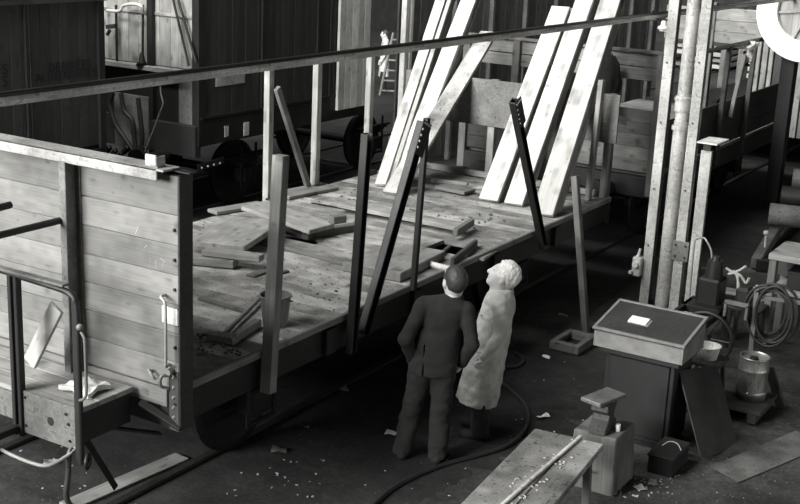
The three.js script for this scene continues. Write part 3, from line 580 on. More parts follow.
  for (const s of [[[113, 93], [110, 105], [116, 125], [126, 140], [132, 150]], [[121, 93], [124, 110], [132, 120], [134, 135], [136, 150]], [[138, 98], [140, 115], [142, 135], [141, 152]]]) part(car2, 'hose', tubeG(s.map(p => gX(p[0], p[1], x0 - .25)), .034, 30, 8), MS.rubber, 'black hanging hose');
  for (let k = 0; k < 7; k++) { const p = gX(108 + k * 6, 150 + (k % 3) * 3, x0 - .3); part(car2, 'hose_coupling', barG(p.clone().add(V3(0, -.05, -.05)), p.clone().add(V3(0, .06, .05)), .07, .07, V3(1, 0, 0), .015), MS.black); }
  part(car2, 'slack_chain', tubeG([gX(160, 86, x0 - .4), gX(161, 95, x0 - .4), gX(163, 103, x0 - .4), gX(160, 112, x0 - .4), gX(155, 126, x0 - .4), gX(149, 141, x0 - .4), gX(142, 160, x0 - .4)], .01, 30, 6), MS.paleSteel);
  buffers(car2, x0 - .1, -1, -12.65);
}
{
  const x0 = gZ(398, 40, CZ).x, x1 = 31, t = thing('timber_partition', 'tall grey board partition in the background behind the leaning planks', 'partition', V3((x0 + x1) / 2, 0, CZ));
  let i = 0; for (let x = x0; x < x1 - .05; x += .24) part(t, 'partition_board', bb(x + .004, x + .236, .1, 4.4, CZ - .04, CZ + (i % 2) * .006, .005), M.carGrey[(i++ * 3) % 5]);
  for (let x = x0 + 1.9; x < x1; x += 1.5) part(t, 'partition_post', bb(x - .05, x + .05, 0, 4.4, CZ + .006, CZ + .1, .01), MS.plate);
  for (const y of [.6, 2.2, 3.9]) part(t, 'partition_rail', bb(x0, x1, y - .06, y + .06, CZ - .12, CZ - .04, .01), M.mid[1]);
  for (const px of [405, 410]) { const x = gZ(px, 20, CZ + .15).x; part(t, 'pale_post', bb(x - .05, x + .05, 0, 4.4, CZ + .1, CZ + .2, .01), M.doorPale[1], 'slim pale upright post'); }
}

// ---------------------------------------------------------------- next open wagon on the same track
const wagon2 = thing('open_wagon', 'open wagon of bare frames and boards beyond the far end', 'wagon', V3(19, 0, ZC));
{
  const x0 = 15.6, x1 = 22.6, top = 2.86;
  runningGear(wagon2, x0, x1, ZC); buffers(wagon2, x0, -1, ZC);
  for (const z of [ZN - .05, ZF + .05]) part(wagon2, 'side_sill', bb(x0, x1, .92, 1.2, z - .05, z + .05, .008), MS.black);
  part(wagon2, 'headstock', bb(x0 - .05, x0 + .08, .92, 1.2, ZF, ZN, .01), MS.black);
  for (let x = x0 + .1; x < x1; x += .25) part(wagon2, 'deck_plank', bb(x + .003, x + .247, 1.18, 1.22, ZF + .03, ZN - .03, .004), pick(M.mid));
  for (let k = 0; k < 5; k++) part(wagon2, 'end_board', bb(x0, x0 + .04, 1.26 + k * .17, 1.26 + k * .17 + .167, -7.0, ZN - .06, .004), M.loose[(k * 2) % 3]);
  for (let k = 0; k < 2; k++) part(wagon2, 'end_board', bb(x0, x0 + .04, 2.50 + k * .18, 2.50 + k * .18 + .165, ZF, ZN - .06, .004), M.loose[k + 1]);
  part(wagon2, 'end_rail', bb(x0 - .04, x0 + .06, top - .0, top + .04, ZF, ZN, .006), M.mid[1]);
  for (const z of [ZN - .05, -6.95, -7.6, ZF + .05]) part(wagon2, 'end_post', bb(x0 - .06, x0 + .06, .95, top, z - .055, z + .055, .006), z === ZN - .05 ? M.mid[2] : M.mid[0]);
  part(wagon2, 'side_rail', bb(x0, x1, 2.77, 2.82, ZN - .06, ZN + .02, .006), MS.black);
  let n = 0; for (const px of [697, 722, 744]) { const b = gZ(px + (px > 740 ? 4 : 3), 52, ZN), a = gZ(px - (px > 740 ? 3 : 6), 150, ZN); part(wagon2, 'side_post', barG(V3(a.x, 1.0, ZN), V3(a.x + .1, 2.8, ZN), .09, .07, V3(0, 0, 1)), M.oldDark[1 + n++]); }
  const bA = gZ(730, 118, ZN), bB = gZ(745, 55, ZN); part(wagon2, 'side_brace', barG(bA, bB, .08, .06, V3(0, 0, 1)), M.mid[3]);
  for (let k = 0; k < 3; k++) part(wagon2, 'side_board', bb(x0 + .1, x1, 1.24 + k * .23, 1.24 + k * .23 + .227, ZN - .09, ZN - .06, .004), M.carDark[k]);
  for (let k = 0; k < 5; k++) part(wagon2, 'end_board', bb(x0, x0 + .04, 1.26 + k * .17, 1.26 + k * .17 + .167, ZF, -7.02, .004), M.oldDark[k % 4]);
  const jx = gZ(751, 48, ZN + .05); part(wagon2, 'top_joint', merge([barG(jx.clone().add(V3(-.25, 0, 0)), jx.clone().add(V3(.25, .05, 0)), .06, .1, V3(0, 0, 1)), barG(jx.clone().add(V3(-.05, -.22, 0)), jx.clone().add(V3(.06, .1, 0)), .06, .1, V3(0, 0, 1))]), MS.white, 'pale splintered joint');
}

{
  const c = gX(609, 82, 15.42), g = new THREE.IcosahedronGeometry(1, 5), p = g.attributes.position;
  for (let i = 0; i < p.count; i++) { const x = p.getX(i), y = p.getY(i), z = p.getZ(i), k = .75 + .5 * vn3(x * 3 + 4, y * 2.2, z * 3 + 9); p.setXYZ(i, x * .07 * k, y * .36 * (.85 + .3 * vn3(x * 4, z * 4, 2)), z * .16 * k); }
  g.computeVertexNormals(); solo('tarpaulin', at(g, c.x, c.y, c.z), MS.blackMatte, 'black bundled cloth hanging on the end of the far open wagon', 'cloth');
}
// ---------------------------------------------------------------- far background on the right
{
  const x0 = 24, t = thing('stake_wagon', 'distant wagon with tall upright stakes under the white wheel', 'wagon', V3(28, 0, ZC));
  part(t, 'floor_frame', bb(x0, 32, .65, .95, ZF, ZN, .02), MS.darkSteel);
  for (let k = 0; k < 3; k++) part(t, 'end_board', bb(x0 - .03, x0 + .02, 2.33 + k * .22, 2.33 + k * .22 + .215, ZF, -6.58, .006), M.loose[k]);
  part(t, 'end_rail', bb(x0 - .04, x0 + .03, 2.25, 2.33, ZF, -6.58, .01), MS.black);
  [[-8.3, .1, M.mid[3]], [-7.5, .08, M.mid[1]], [-6.52, .07, M.loose[3]], [-6.36, .05, M.loose[2]], [-6.24, .04, M.loose[4]], [-6.03, .14, M.oldDark[0]], [-5.66, .06, M.loose[3]], [-5.5, .07, M.mid[2]]].forEach(([z, w, m]) => part(t, 'stake', bb(x0 - .08, x0 + .08, .65, 3.1, z - w, z + w, .01), m));
  [26.6, 28, 29.4, 30.8].forEach((x, k) => part(t, 'stake', bb(x - .08, x + .08, .65, 2.2, ZF, ZF + .12, .01), M.mid[k]));
  runningGear(t, x0, 32, ZC);
}
function timberStack(x, z, n, w, label) {
  const t = thing('timber_stack', label, 'timber stack', V3(x, 0, z), 'timber stacks in the far daylight');
  for (let k = 0; k < n; k++) for (let j = 0; j < 3; j++) part(t, 'stacked_board', bb(x - w / 2 + rr(-.2, .2), x + w / 2 + rr(-.2, .2), .12 + k * .2, .12 + k * .2 + .12, z + (j - 1) * .55 - .24, z + (j - 1) * .55 + .24, .008), M.fresh[(k + j) % 4]);
  for (const s of [-.35, .35]) part(t, 'bearer', bb(x + s * w - .08, x + s * w + .08, 0, .12, z - .8, z + .8), M.mid[1]);
}
timberStack(38, -9.2, 7, 4, 'stack of pale boards far back between the wagon stakes');
timberStack(41, -12.5, 9, 4, 'taller stack of pale boards far back by the hall wall');
timberStack(37, -6.2, 5, 4, 'low stack of pale boards far back beneath the white wheel');
{
  const c = gX(809, 11, 20), t = thing('belt_pulley', 'large white spoked pulley wheel on a dark post', 'pulley', V3(20.3, 0, c.z - .1));
  const R = 0.79, r = .49, s = new THREE.Shape(); s.absarc(0, 0, R, 0, Math.PI * 2); const h = new THREE.Path(); h.absarc(0, 0, r, 0, Math.PI * 2); s.holes.push(h);
  const rim = new THREE.ExtrudeGeometry(s, { depth: .14, bevelEnabled: true, bevelSize: .015, bevelThickness: .015, bevelSegments: 2, curveSegments: 48 }); rim.rotateY(-Math.PI / 2); rim.translate(c.x + .07, c.y, c.z);
  part(t, 'rim', rim, MS.paper);
  for (let k = 0; k < 3; k++) { const a = k * Math.PI / 3 + .12; part(t, 'spoke', barG(V3(c.x, c.y - Math.sin(a) * r, c.z - Math.cos(a) * r), V3(c.x, c.y + Math.sin(a) * r, c.z + Math.cos(a) * r), .04, .05, V3(1, 0, 0)), MS.paleSteel); }
  part(t, 'hub', cylG(V3(c.x - .1, c.y, c.z), V3(c.x + .4, c.y, c.z), .09, .09, 20), MS.steel);
  part(t, 'backing_disc', cylG(V3(c.x + .03, c.y, c.z), V3(c.x + .06, c.y, c.z), r + .02, r + .02, 40), MS.paleSteel);
  part(t, 'post', bb(20.2, 20.45, 0, 4.2, c.z - .38, c.z - .16, .01), MS.black);
  part(t, 'bearing', bb(20.15, 20.5, c.y - .12, c.y + .12, c.z - .4, c.z + .14, .02), MS.black);
}
{ // worker far behind with a ladder
  const p = gY(383, 92, 0), q = gY(393, 96, 0), t = thing('step_ladder', 'small wooden step ladder beside the distant white figure', 'ladder', q);
  const dx = cr0.clone().setY(0).normalize();
  for (const s of [-.22, .22]) part(t, 'stile', barG(q.clone().addScaledVector(dx, s - .12), q.clone().addScaledVector(dx, s * .8 + .12).add(V3(0, 1.6, 0)), .06, .05, V3(0, 0, 1)), M.loose[1]);
  for (let k = 0; k < 6; k++) { const c = q.clone().addScaledVector(dx, -.12 + .24 * (k + .5) / 6).add(V3(0, .13 + k * .26, 0)); part(t, 'rung', barG(c.clone().addScaledVector(dx, -.2), c.clone().addScaledVector(dx, .2), .04, .04, V3(0, 1, 0)), M.loose[1]); }
}

// ---------------------------------------------------------------- writing desk on a dark cabinet
{
  const x0 = 9.7, x1 = 10.28, z0 = -3.78, z1 = -2.96, yf = .87, yF = 1.02, yB = 1.13;
  const cab = thing('desk_cabinet', 'dark wooden cabinet carrying the sloping desk box', 'cabinet', V3((x0 + x1) / 2, 0, (z0 + z1) / 2));
  part(cab, 'carcass', bb(x0 + .08, x1 - .02, .05, .82, z0 + .1, z1 - .08, .006), MS.cabinet);
  part(cab, 'door', bb(x0 + .06, x0 + .08, .1, .8, z0 + .14, z1 - .12, .006), MS.cabinet);
  part(cab, 'plinth', bb(x0 + .1, x1 - .04, 0, .05, z0 + .12, z1 - .1), MS.black);
  part(cab, 'top_board', bb(x0 + .02, x1, .82, .87, z0 + .05, z1 - .03, .005), MS.cabinet);
  const d = thing('desk_box', 'sloping wooden desk box with dark writing top', 'desk box', V3((x0 + x1) / 2, yf, (z0 + z1) / 2));
  const side = (za, zb, yo) => { const s = new THREE.Shape(); s.moveTo(x0, yf); s.lineTo(x1, yf); s.lineTo(x1, yB); s.lineTo(x0, yF); s.closePath(); const g = new THREE.ExtrudeGeometry(s, { depth: zb - za, bevelEnabled: false }); g.translate(0, 0, za); return g; };
  part(d, 'side_panel', side(z0, z0 + .018), MS.deskWood); part(d, 'side_panel', side(z1 - .018, z1), MS.deskWood);
  part(d, 'front_panel', bb(x0 - .002, x0 + .016, yf, yF, z0 + .018, z1 - .018, .002), MS.deskWood); part(d, 'back_panel', bb(x1 - .016, x1, yf, yB - .005, z0 + .018, z1 - .018, .002), MS.deskWood);
  const sl = V3(x1 - x0, yB - yF, 0).normalize(), up = V3(-sl.y, sl.x, 0), A = V3(x0 - .02, yF, 0).addScaledVector(up, .012).addScaledVector(sl, 0), Bv = V3(x1 + .015, yB, 0).addScaledVector(up, .012), zm = (z0 + z1) / 2;
  const q = (p, z) => V3(p.x, p.y, z);
  const lid = part(d, 'lid', barG(q(A, zm), q(Bv, zm), z1 - z0 + .03, .02, up), MS.deskTop, 'dark writing lid');
  const tr = .03, lift = up.clone().multiplyScalar(.008);
  for (const z of [z0 + .0, z1 - .0]) part(lid, 'lid_border', barG(q(A, z).add(lift), q(Bv, z).add(lift), tr, .022, up), MS.deskWood, 'pale wooden border strip');
  for (const p of [A.clone().addScaledVector(sl, .014), Bv.clone().addScaledVector(sl, -.014)]) part(lid, 'lid_border', barG(q(p, z0).add(lift), q(p, z1).add(lift), tr, .022, up), MS.deskWood, 'pale wooden border strip');
  // note pad
  const c = V3(x0 + .26, yF + .26 * sl.y / sl.x + .03, -3.47);
  const bk = thing('note_pad', 'small white note pad lying on the dark desk lid', 'note pad', c);
  const e = V3(0, 0, 1);
  part(bk, 'pages', barG(c.clone().addScaledVector(sl, -.055), c.clone().addScaledVector(sl, .055), .17, .018, up, .002), MS.paper);
  part(bk, 'back_cover', barG(c.clone().addScaledVector(sl, -.07).addScaledVector(up, -.009).add(V3(0, 0, .012)), c.clone().addScaledVector(sl, .055).addScaledVector(up, -.009).add(V3(0, 0, .012)), .19, .012, up, .002), MS.card);
}
// ---------------------------------------------------------------- anvil on its block
{
  const bx = 8.90, bz = -3.30;
  const blk = solo('anvil_block', (() => { const g = cbox(.42, .5, .37, .01); const p = g.attributes.position; for (let i = 0; i < p.count; i++) { const k = 1 + (.25 - p.getY(i)) * .22; p.setX(i, p.getX(i) * k); p.setZ(i, p.getZ(i) * k); } g.computeVertexNormals(); return at(g, bx, .25, bz); })(), M.mid[0], 'stout squared timber block under the anvil', 'block');
  const t = thing('anvil', 'small flat-topped anvil on the timber block', 'anvil', V3(bx - .02, .5, bz));
  const s = new THREE.Shape(); [[-.15, 0], [.15, 0], [.15, .04], [.07, .1], [.065, .15], [.13, .2], [.13, .24], [-.13, .24], [-.13, .2], [-.065, .15], [-.07, .1], [-.15, .04]].forEach((p, i) => i ? s.lineTo(...p) : s.moveTo(...p));
  const g = new THREE.ExtrudeGeometry(s, { depth: .13, bevelEnabled: true, bevelSize: .006, bevelThickness: .006, bevelSegments: 1 }); g.translate(0, 0, -.065); g.rotateY(.1); g.translate(bx - .06, .5, bz + .0);
  part(t, 'anvil_body', g, MS.iron);
  const f = cbox(.36, .035, .2, .006); f.rotateY(-.25); part(t, 'face_plate', at(f, bx - .04, .76, bz - .02), MS.steel, 'pale worn top face');
  solo('chalk_stub', cylG(V3(bx - .04, .5, bz + .13), V3(bx - .04, .56, bz + .13), .02, .02, 10), MS.white, 'small white chalk stub on the anvil block', 'chalk');
  solo('block_hook', tubeG([V3(bx - .19, .2, bz - .06), V3(bx - .26, .2, bz - .04), V3(bx - .29, .19, bz), V3(bx - .28, .2, bz + .03)], .012, 16, 6), MS.black, 'black hook bolt in the face of the timber block', 'hook');
}
// ---------------------------------------------------------------- trestle bench in the foreground
{
  const y = .62, a = gY(535, 428, y), b = gY(605, 443, y), e = gY(460, 504, y);
  const dir = e.clone().sub(a).normalize(), far = a.clone().addScaledVector(dir, 2.6), wv = b.clone().sub(a), w = wv.length(), wn = dir.clone().cross(V3(0, 1, 0)).normalize(); if (wn.dot(wv) < 0) wn.negate();
  const t = thing('trestle_bench', 'long plank-topped trestle bench in the foreground', 'bench', a.clone().setY(0));
  const cz = k => wn.clone().multiplyScalar(w * k);
  const strips = [[0, .595, 4], [.605, 1.0, 3]];
  for (const [k0, k1, m] of strips) part(t, 'top_plank', barG(a.clone().add(cz((k0 + k1) / 2)).setY(y - .025), far.clone().add(cz((k0 + k1) / 2)).setY(y - .025), w * (k1 - k0), .05, V3(0, 1, 0), .008), M.deck[m - 3]);
  for (const d of [.22, 1.7]) {
    const p = a.clone().addScaledVector(dir, d);
    part(t, 'cross_bar', barG(p.clone().add(cz(.08)).setY(y - .09), p.clone().add(cz(.95)).setY(y - .09), .07, .08, V3(0, 1, 0)), M.mid[2]);
    for (const [k, sp] of [[.12, -.1], [.9, .1]]) part(t, 'leg', barG(p.clone().add(cz(k)).setY(y - .06), p.clone().add(cz(k + sp)).addScaledVector(dir, d > 1 ? .12 : .1).setY(0), .06, .05, dir), M.mid[1]);
  }
  part(t, 'stretcher', barG(a.clone().addScaledVector(dir, .25).add(cz(.5)).setY(.25), a.clone().addScaledVector(dir, 1.7).add(cz(.5)).setY(.25), .05, .06, V3(0, 1, 0)), M.mid[0]);
  const s0 = gY(581, 436, y + .012), s1 = gY(503, 504, y + .012), sd = s1.clone().sub(s0);
  solo('white_lath', barG(s0, s0.clone().addScaledVector(sd, 1.7), .028, .02, V3(0, 1, 0), .003), MS.white, 'thin white lath lying along the foreground bench', 'lath');
  const chips = []; for (let k = 0; k < 46; k++) { const u = rnd(), p = s0.clone().addScaledVector(sd, Math.pow(u, .8) * 1.05).add(V3(rr(-.02, .06), -.008, rr(-.10, .10))); const g = cbox(rr(.008, .03), .004, rr(.006, .018), .0005); g.rotateY(rr(0, 3)); chips.push(at(g, p.x, y + .004, p.z)); }
  solo('bench_shavings', merge(chips), MS.chip, 'scattered white shavings along the lath on the bench', 'shavings', null, 'stuff');
}
// ---------------------------------------------------------------- right-hand clutter
{ // leaning dark sheet
  const a = gY(703, 466, 0), b = gY(736, 441, 0), w = a.distanceTo(b), dir = b.clone().sub(a).normalize(), n = gZ(681, 378, -3.02).sub(a), mid = a.clone().add(b).multiplyScalar(.5);
  solo('leaning_sheet', barG(mid.clone(), mid.clone().add(n), w, .014, dir.clone().cross(n), .003), MS.plate, 'dark stained sheet leaning against the desk cabinet', 'sheet').material = mk(.05, dirtyT, .6);
}
{
  const p = [gY(710, 467, .006), gY(738, 483, .006), gY(826, 446, .006), gY(796, 431, .006)];
  const s = new THREE.Shape(); p.forEach((q, i) => i ? s.lineTo(q.x, -q.z) : s.moveTo(q.x, -q.z)); const g = new THREE.ExtrudeGeometry(s, { depth: .008, bevelEnabled: false }); g.rotateX(-Math.PI / 2); g.translate(0, .004, 0);
  solo('flat_sheet', g, mk(.17, dirtyT, .85), 'grey rectangular sheet lying flat on the floor', 'sheet');
}
{ // tool box
  const c = gY(661, 470, 0), t = thing('tool_box', 'small dark tool box on the floor beside the cabinet', 'tool box', c);
  const g = cbox(.42, .15, .22, .01); part(t, 'box_body', at(g, c.x + .1, .075, c.z + .02), MS.blackMatte);
  part(t, 'box_lid', at(cbox(.44, .03, .24, .01), c.x + .1, .165, c.z + .02), MS.blackMatte);
  const q = gY(672, 446, .19); part(t, 'handle', tubeG([q.clone().add(V3(-.02, -.01, -.08)), q.clone().add(V3(.01, .03, -.03)), q.clone().add(V3(.01, .03, .04)), q.clone().add(V3(-.02, -.01, .09))], .005, 20, 6), MS.white, 'pale wire handle');
}
{ // low trolley with the milk-can shaped tin
  const c = gY(750, 397, .15), t = thing('low_trolley', 'low dark wooden trolley under the tin can', 'trolley', V3(c.x, 0, c.z));
  for (let k = 0; k < 3; k++) part(t, 'trolley_board', bb(c.x - .34 + k * .2, c.x - .15 + k * .2, .11, .15, c.z - .5, c.z + .2, .005), M.oldDark[k + 1]);
  for (const z of [c.z - .4, c.z + .12]) part(t, 'runner', bb(c.x - .34, c.x + .25, .02, .11, z - .04, z + .04), M.oldDark[1]);
  for (const z of [c.z - .4, c.z + .12]) for (const x of [-.22, .12]) part(t, 'caster', cylG(V3(c.x + x, .04, z - .07), V3(c.x + x, .04, z - .04), .04, .04, 14), MS.black);
  const can = thing('tin_can', 'shiny tin can with banded sides on the low trolley', 'can', c);
  part(can, 'can_body', at(latheG([[.001, 0], [.14, 0], [.142, .06], [.148, .065], [.148, .085], [.14, .09], [.14, .28], [.147, .285], [.147, .31], [.138, .315], [.135, .40], [.142, .41], [.142, .425], [.13, .425], [.128, .40], [.001, .40]], 36), c.x, c.y, c.z), MS.tin);
  part(can, 'spout', at(latheG([[.001, .0], [.04, 0], [.04, .02], [.001, .02]], 16), c.x - .03, c.y + .40, c.z), MS.darkSteel);
  const a = gY(781, 407, 0), b = gX(769, 367, a.x - .1); solo('timber_strut', barG(a, b, .09, .03, V3(-1, 0, 0)), M.oldDark[3], 'dark short strut leaning beside the tin can', 'strut');
}
{ // white basin on a stool behind the desk
  const c = gY(708, 350, .62), t = thing('stool', 'small dark stool behind the desk', 'stool', V3(c.x, 0, c.z));
  part(t, 'seat', bb(c.x - .17, c.x + .17, .50, .54, c.z - .17, c.z + .17, .01), M.oldDark[0]);
  for (const sx of [-1, 1]) for (const sz of [-1, 1]) part(t, 'leg', barG(V3(c.x + sx * .12, .5, c.z + sz * .12), V3(c.x + sx * .16, 0, c.z + sz * .16), .035, .035, V3(0, 0, 1)), M.oldDark[0]);
  const b = thing('enamel_basin', 'white enamel basin on the stool behind the desk', 'basin', V3(c.x, .54, c.z)); part(b, 'bowl', at(latheG([[.001, 0], [.09, 0], [.115, .12], [.125, .122], [.125, .13], [.112, .13], [.085, .012], [.001, .012]], 32), c.x, .54, c.z), MS.white);
}
{ // wheeled compressor
  const c = gY(705, 362, 0), t = thing('compressor_cart', 'dark compressor cart with spoked wheel behind the desk', 'compressor', c);
  const R = .30, x = c.x + .05, z = c.z;
  const rim = new THREE.TorusGeometry(R - .02, .022, 8, 40); part(t, 'wheel', merge([rim.rotateY(Math.PI / 2).translate(x - .14, R, z), ...[0, 1, 2, 3, 4, 5].map(k => cylG(V3(x - .14, R, z), V3(x - .14, R + Math.sin(k * Math.PI / 3) * (R - .02), z + Math.cos(k * Math.PI / 3) * (R - .02)), .012)), cylG(V3(x - .2, R, z), V3(x - .08, R, z), .05)]), MS.darkSteel);
  part(t, 'frame', merge([bb(x - .1, x + .9, .34, .42, z - .1, z - .05), bb(x - .1, x + .9, .34, .42, z - .5, z - .45), bb(x + .8, x + .86, 0, .4, z - .1, z - .04), bb(x + .5, x + .8, .34, .42, z - .5, z - .05), bb(x - .06, x + 0, .3, .4, z - .5, z - .05)]), MS.black);
  const p = gX(710, 291, 13.1), q = gX(711, 266, 13.1);
  part(t, 'stand_leg', bb(13.06, 13.26, .42, p.y - .15, p.z - .1, p.z + .1, .01), MS.black);
  part(t, 'motor_housing', bb(13.0, 13.3, p.y - .17, p.y + .16, p.z - .13, p.z + .13, .025), MS.darkSteel);
  part(t, 'motor_head', cylG(V3(13.15, p.y + .15, p.z + .01), V3(13.15, q.y + .06, p.z + .01), .10, .085, 20), MS.darkSteel);
  part(t, 'head_cap', cylG(V3(13.15, q.y + .05, p.z + .01), V3(13.15, q.y + .11, p.z + .01), .055, .04, 16), MS.darkSteel);
}
{ // steel saw bench with board and rags
  const a = gY(741, 349, 0), t = thing('work_stand', 'low dark iron work stand left of the hose coil', 'stand', a);
  const top = .46;
  part(t, 'table', bb(a.x - .1, a.x + .3, top, top + .03, a.z - .2, a.z + .18, .004), MS.darkSteel);
  for (const sx of [-.06, .26]) for (const sz of [-.16, .14]) part(t, 'leg', bb(a.x + sx - .02, a.x + sx + .02, 0, top, a.z + sz - .02, a.z + sz + .02, .004), MS.darkSteel);
  const q = gY(735, 318, top + .03); part(t, 'clamp', merge([bb(q.x - .02, q.x + .03, top + .03, top + .19, q.z - .13, q.z - .10), bb(q.x - .02, q.x + .03, top + .03, top + .19, q.z + .10, q.z + .13), bb(q.x - .02, q.x + .03, top + .17, top + .21, q.z - .13, q.z + .13)]), MS.plate);
  part(t, 'vice', at(cbox(.2, .18, .16, .03), a.x + .17, top + .12, a.z - .08), MS.black);
}
{
  const a = gX(718, 287, 13.95), b = gX(768, 298, 13.95); const y = (a.y + b.y) / 2;
  const t = thing('sawhorse', 'narrow sawhorse with pale top board behind the work stand', 'sawhorse', V3(13.95, 0, (a.z + b.z) / 2));
  part(t, 'top_board', bb(13.85, 14.05, y - .03, y, a.z, b.z, .005), M.loose[4]);
  for (const z of [a.z + .06, b.z - .06]) for (const s of [-.08, .08]) part(t, 'leg', barG(V3(13.95 + s * .7, y - .03, z), V3(13.95 + s * 2, 0, z), .05, .04, V3(0, 0, 1)), M.mid[0]);
  const rag = (pts, n, l) => solo('rag', merge(pts.map(s => tubeG(s.map(p => gX(p[0], p[1], 13.92 + (p[2] || 0))), .016, 20, 6))), MS.white, l, 'rag');
  rag([[[726, 268], [733, 272], [740, 270], [746, 266]], [[733, 271], [741, 276], [746, 283], [749, 278]], [[728, 274], [736, 274], [739, 287]], [[738, 273], [738, 290]]], 0, 'tangled white rag strips standing over the sawhorse board');
  const c = gX(770, 290, 13.92); const g = new THREE.IcosahedronGeometry(.09, 3); const ps = g.attributes.position; for (let i = 0; i < ps.count; i++) { const k = .7 + vn3(ps.getX(i) * 25 + 9, ps.getY(i) * 25, ps.getZ(i) * 25) * .6; ps.setXYZ(i, ps.getX(i) * k, ps.getY(i) * k * .8, ps.getZ(i) * k); } g.computeVertexNormals();
  solo('rag', at(g, c.x, y + .055, b.z - .09), MS.white, 'crumpled white rag at the end of the sawhorse board', 'rag');
}
{ // bench on the right with hose coil
  const a = gX(773, 248, 13.2), yT = 1.08, z0 = -3.2, z1 = -2.2, t = thing('work_bench', 'heavy wooden work bench at the right edge with lower shelf', 'bench', V3(13.5, 0, -2.7));
  part(t, 'bench_top', bb(13.2, 13.9, yT - .07, yT, z0, z1, .008), M.loose[3]);
  part(t, 'lower_shelf', bb(13.25, 13.85, .62, .67, z0 + .04, z1, .006), M.loose[4]);
  for (const z of [z0 + .05, z1 - .05]) for (const x of [13.26, 13.84]) part(t, 'leg', bb(x - .04, x + .04, 0, yT - .07, z - .04, z + .04, .006), M.mid[0]);
  part(t, 'apron', bb(13.7, 13.74, .72, 1.0, z0, z1), M.oldDark[1]);
  const box = thing('parts_box', 'dark parts box on the lower shelf of the work bench', 'box', V3(13.5, .67, -2.85)); part(box, 'box_body', bb(13.35, 13.65, .67, .87, -3.0, -2.7, .008), MS.black); part(box, 'box_rim', bb(13.34, 13.66, .86, .88, -3.01, -2.69, .004), MS.darkSteel);
  const h = thing('hose_hanger', 'upright post carrying the coil of black hose', 'post', gY(750, 362, 0)); const p = gY(750, 362, 0), top = gX(757, 292, p.x);
  part(h, 'post', barG(p, top, .05, .05, V3(0, 0, 1)), M.mid[2]); part(h, 'peg', barG(top.clone().add(V3(0, -.05, 0)), top.clone().add(V3(.1, -.05, .55)), .04, .04, V3(0, 1, 0)), M.mid[1]);
  const c = gX(770, 314, p.x + .05), pts = []; for (let k = 0; k <= 150; k++) { const u = k / 150 * Math.PI * 2 * 7, rx = .27 + .03 * Math.sin(u * .31), ry = .30 + .03 * Math.sin(u * .23 + 1); pts.push(V3(c.x + .12 * Math.sin(u * .137) + (k / 150 - .5) * .1, c.y + Math.sin(u) * ry + .02 * Math.sin(u * .41), c.z + Math.cos(u) * rx * .8 + .06 * Math.sin(u * .19 + k * .01))); }
  solo('hose_coil', tubeG(pts, .016, 420, 7), MS.rubber, 'coil of black hose hanging beside the work bench', 'hose');
}
{ // low bogie frame behind the bench
  const a = gY(753, 272, 0), b = gY(806, 200, 0), t = thing('trolley_frame', 'low steel trolley frame with axle drums beyond the work bench', 'trolley', V3(a.x, 0, a.z)), up = V3(0, .32, 0);
  part(t, 'side_beam', barG(a.clone().add(V3(.1, .1, 0)), b.clone().add(V3(0, .5, 0)), .14, .16, V3(0, 1, 0), .01), MS.plate);
  part(t, 'side_beam', barG(a.clone().add(V3(.5, .1, 1.1)), b.clone().add(V3(.3, .5, 1.1)), .14, .16, V3(0, 1, 0), .01), MS.plate);
  part(t, 'end_beam', barG(a.clone().add(V3(.1, .09, 0)), a.clone().add(V3(.4, .09, 1.1)), .16, .16, V3(0, 1, 0), .01), MS.darkSteel);
  for (const f of [.3, .5, .72]) { const m = a.clone().lerp(b, f).add(V3(0, .38 + f * .35, 0)); part(t, 'axle_drum', merge([cylG(m.clone().add(V3(0, 0, -.1)), m.clone().add(V3(.1, 0, .35)), .16, .16, 22), cylG(m.clone().add(V3(.1, 0, .38)), m.clone().add(V3(.15, 0, .9)), .13, .13, 22)]), f === .5 ? MS.darkSteel : MS.plate); }
  for (const f of [.1, .6, .95]) { const m = a.clone().lerp(b, f); part(t, 'trestle_leg', bb(m.x, m.x + .12, 0, .15 + f * .45, m.z - .06, m.z + .06), MS.darkSteel); part(t, 'trestle_leg', bb(m.x + .4, m.x + .52, 0, .15 + f * .45, m.z + 1.04, m.z + 1.16), MS.darkSteel); }
  const r = gX(766, 233, a.x + .6), r2 = gX(764, 257, a.x + .6); part(t, 'lever_rod', cylG(r2, r, .015), MS.white); part(t, 'lever_knob', new THREE.SphereGeometry(.04, 12, 8).translate(r.x, r.y, r.z), MS.white);
}
{ // small open frame box on the floor by the prop
  const c = gY(573, 347, 0), t = thing('frame_box', 'shallow open wooden box frame on the floor by the prop', 'box', c), h = .11;
  const L = .26, W = .17; const R = (x, z) => V3(c.x + x * .93 + z * .0, 0, c.z + z);
  part(t, 'base', bb(c.x - L, c.x + L, 0, .02, c.z - W, c.z + W), MS.blackMatte);
  for (const s of [-1, 1]) { part(t, 'side_board', bb(c.x - L, c.x + L, .02, h, c.z + s * (W - .03) - .03, c.z + s * (W - .03) + .03, .005), M.mid[1]); part(t, 'end_board', bb(c.x + s * (L - .04) - .04, c.x + s * (L - .04) + .04, .02, h, c.z - W + .06, c.z + W - .06, .005), M.mid[2]); }
}
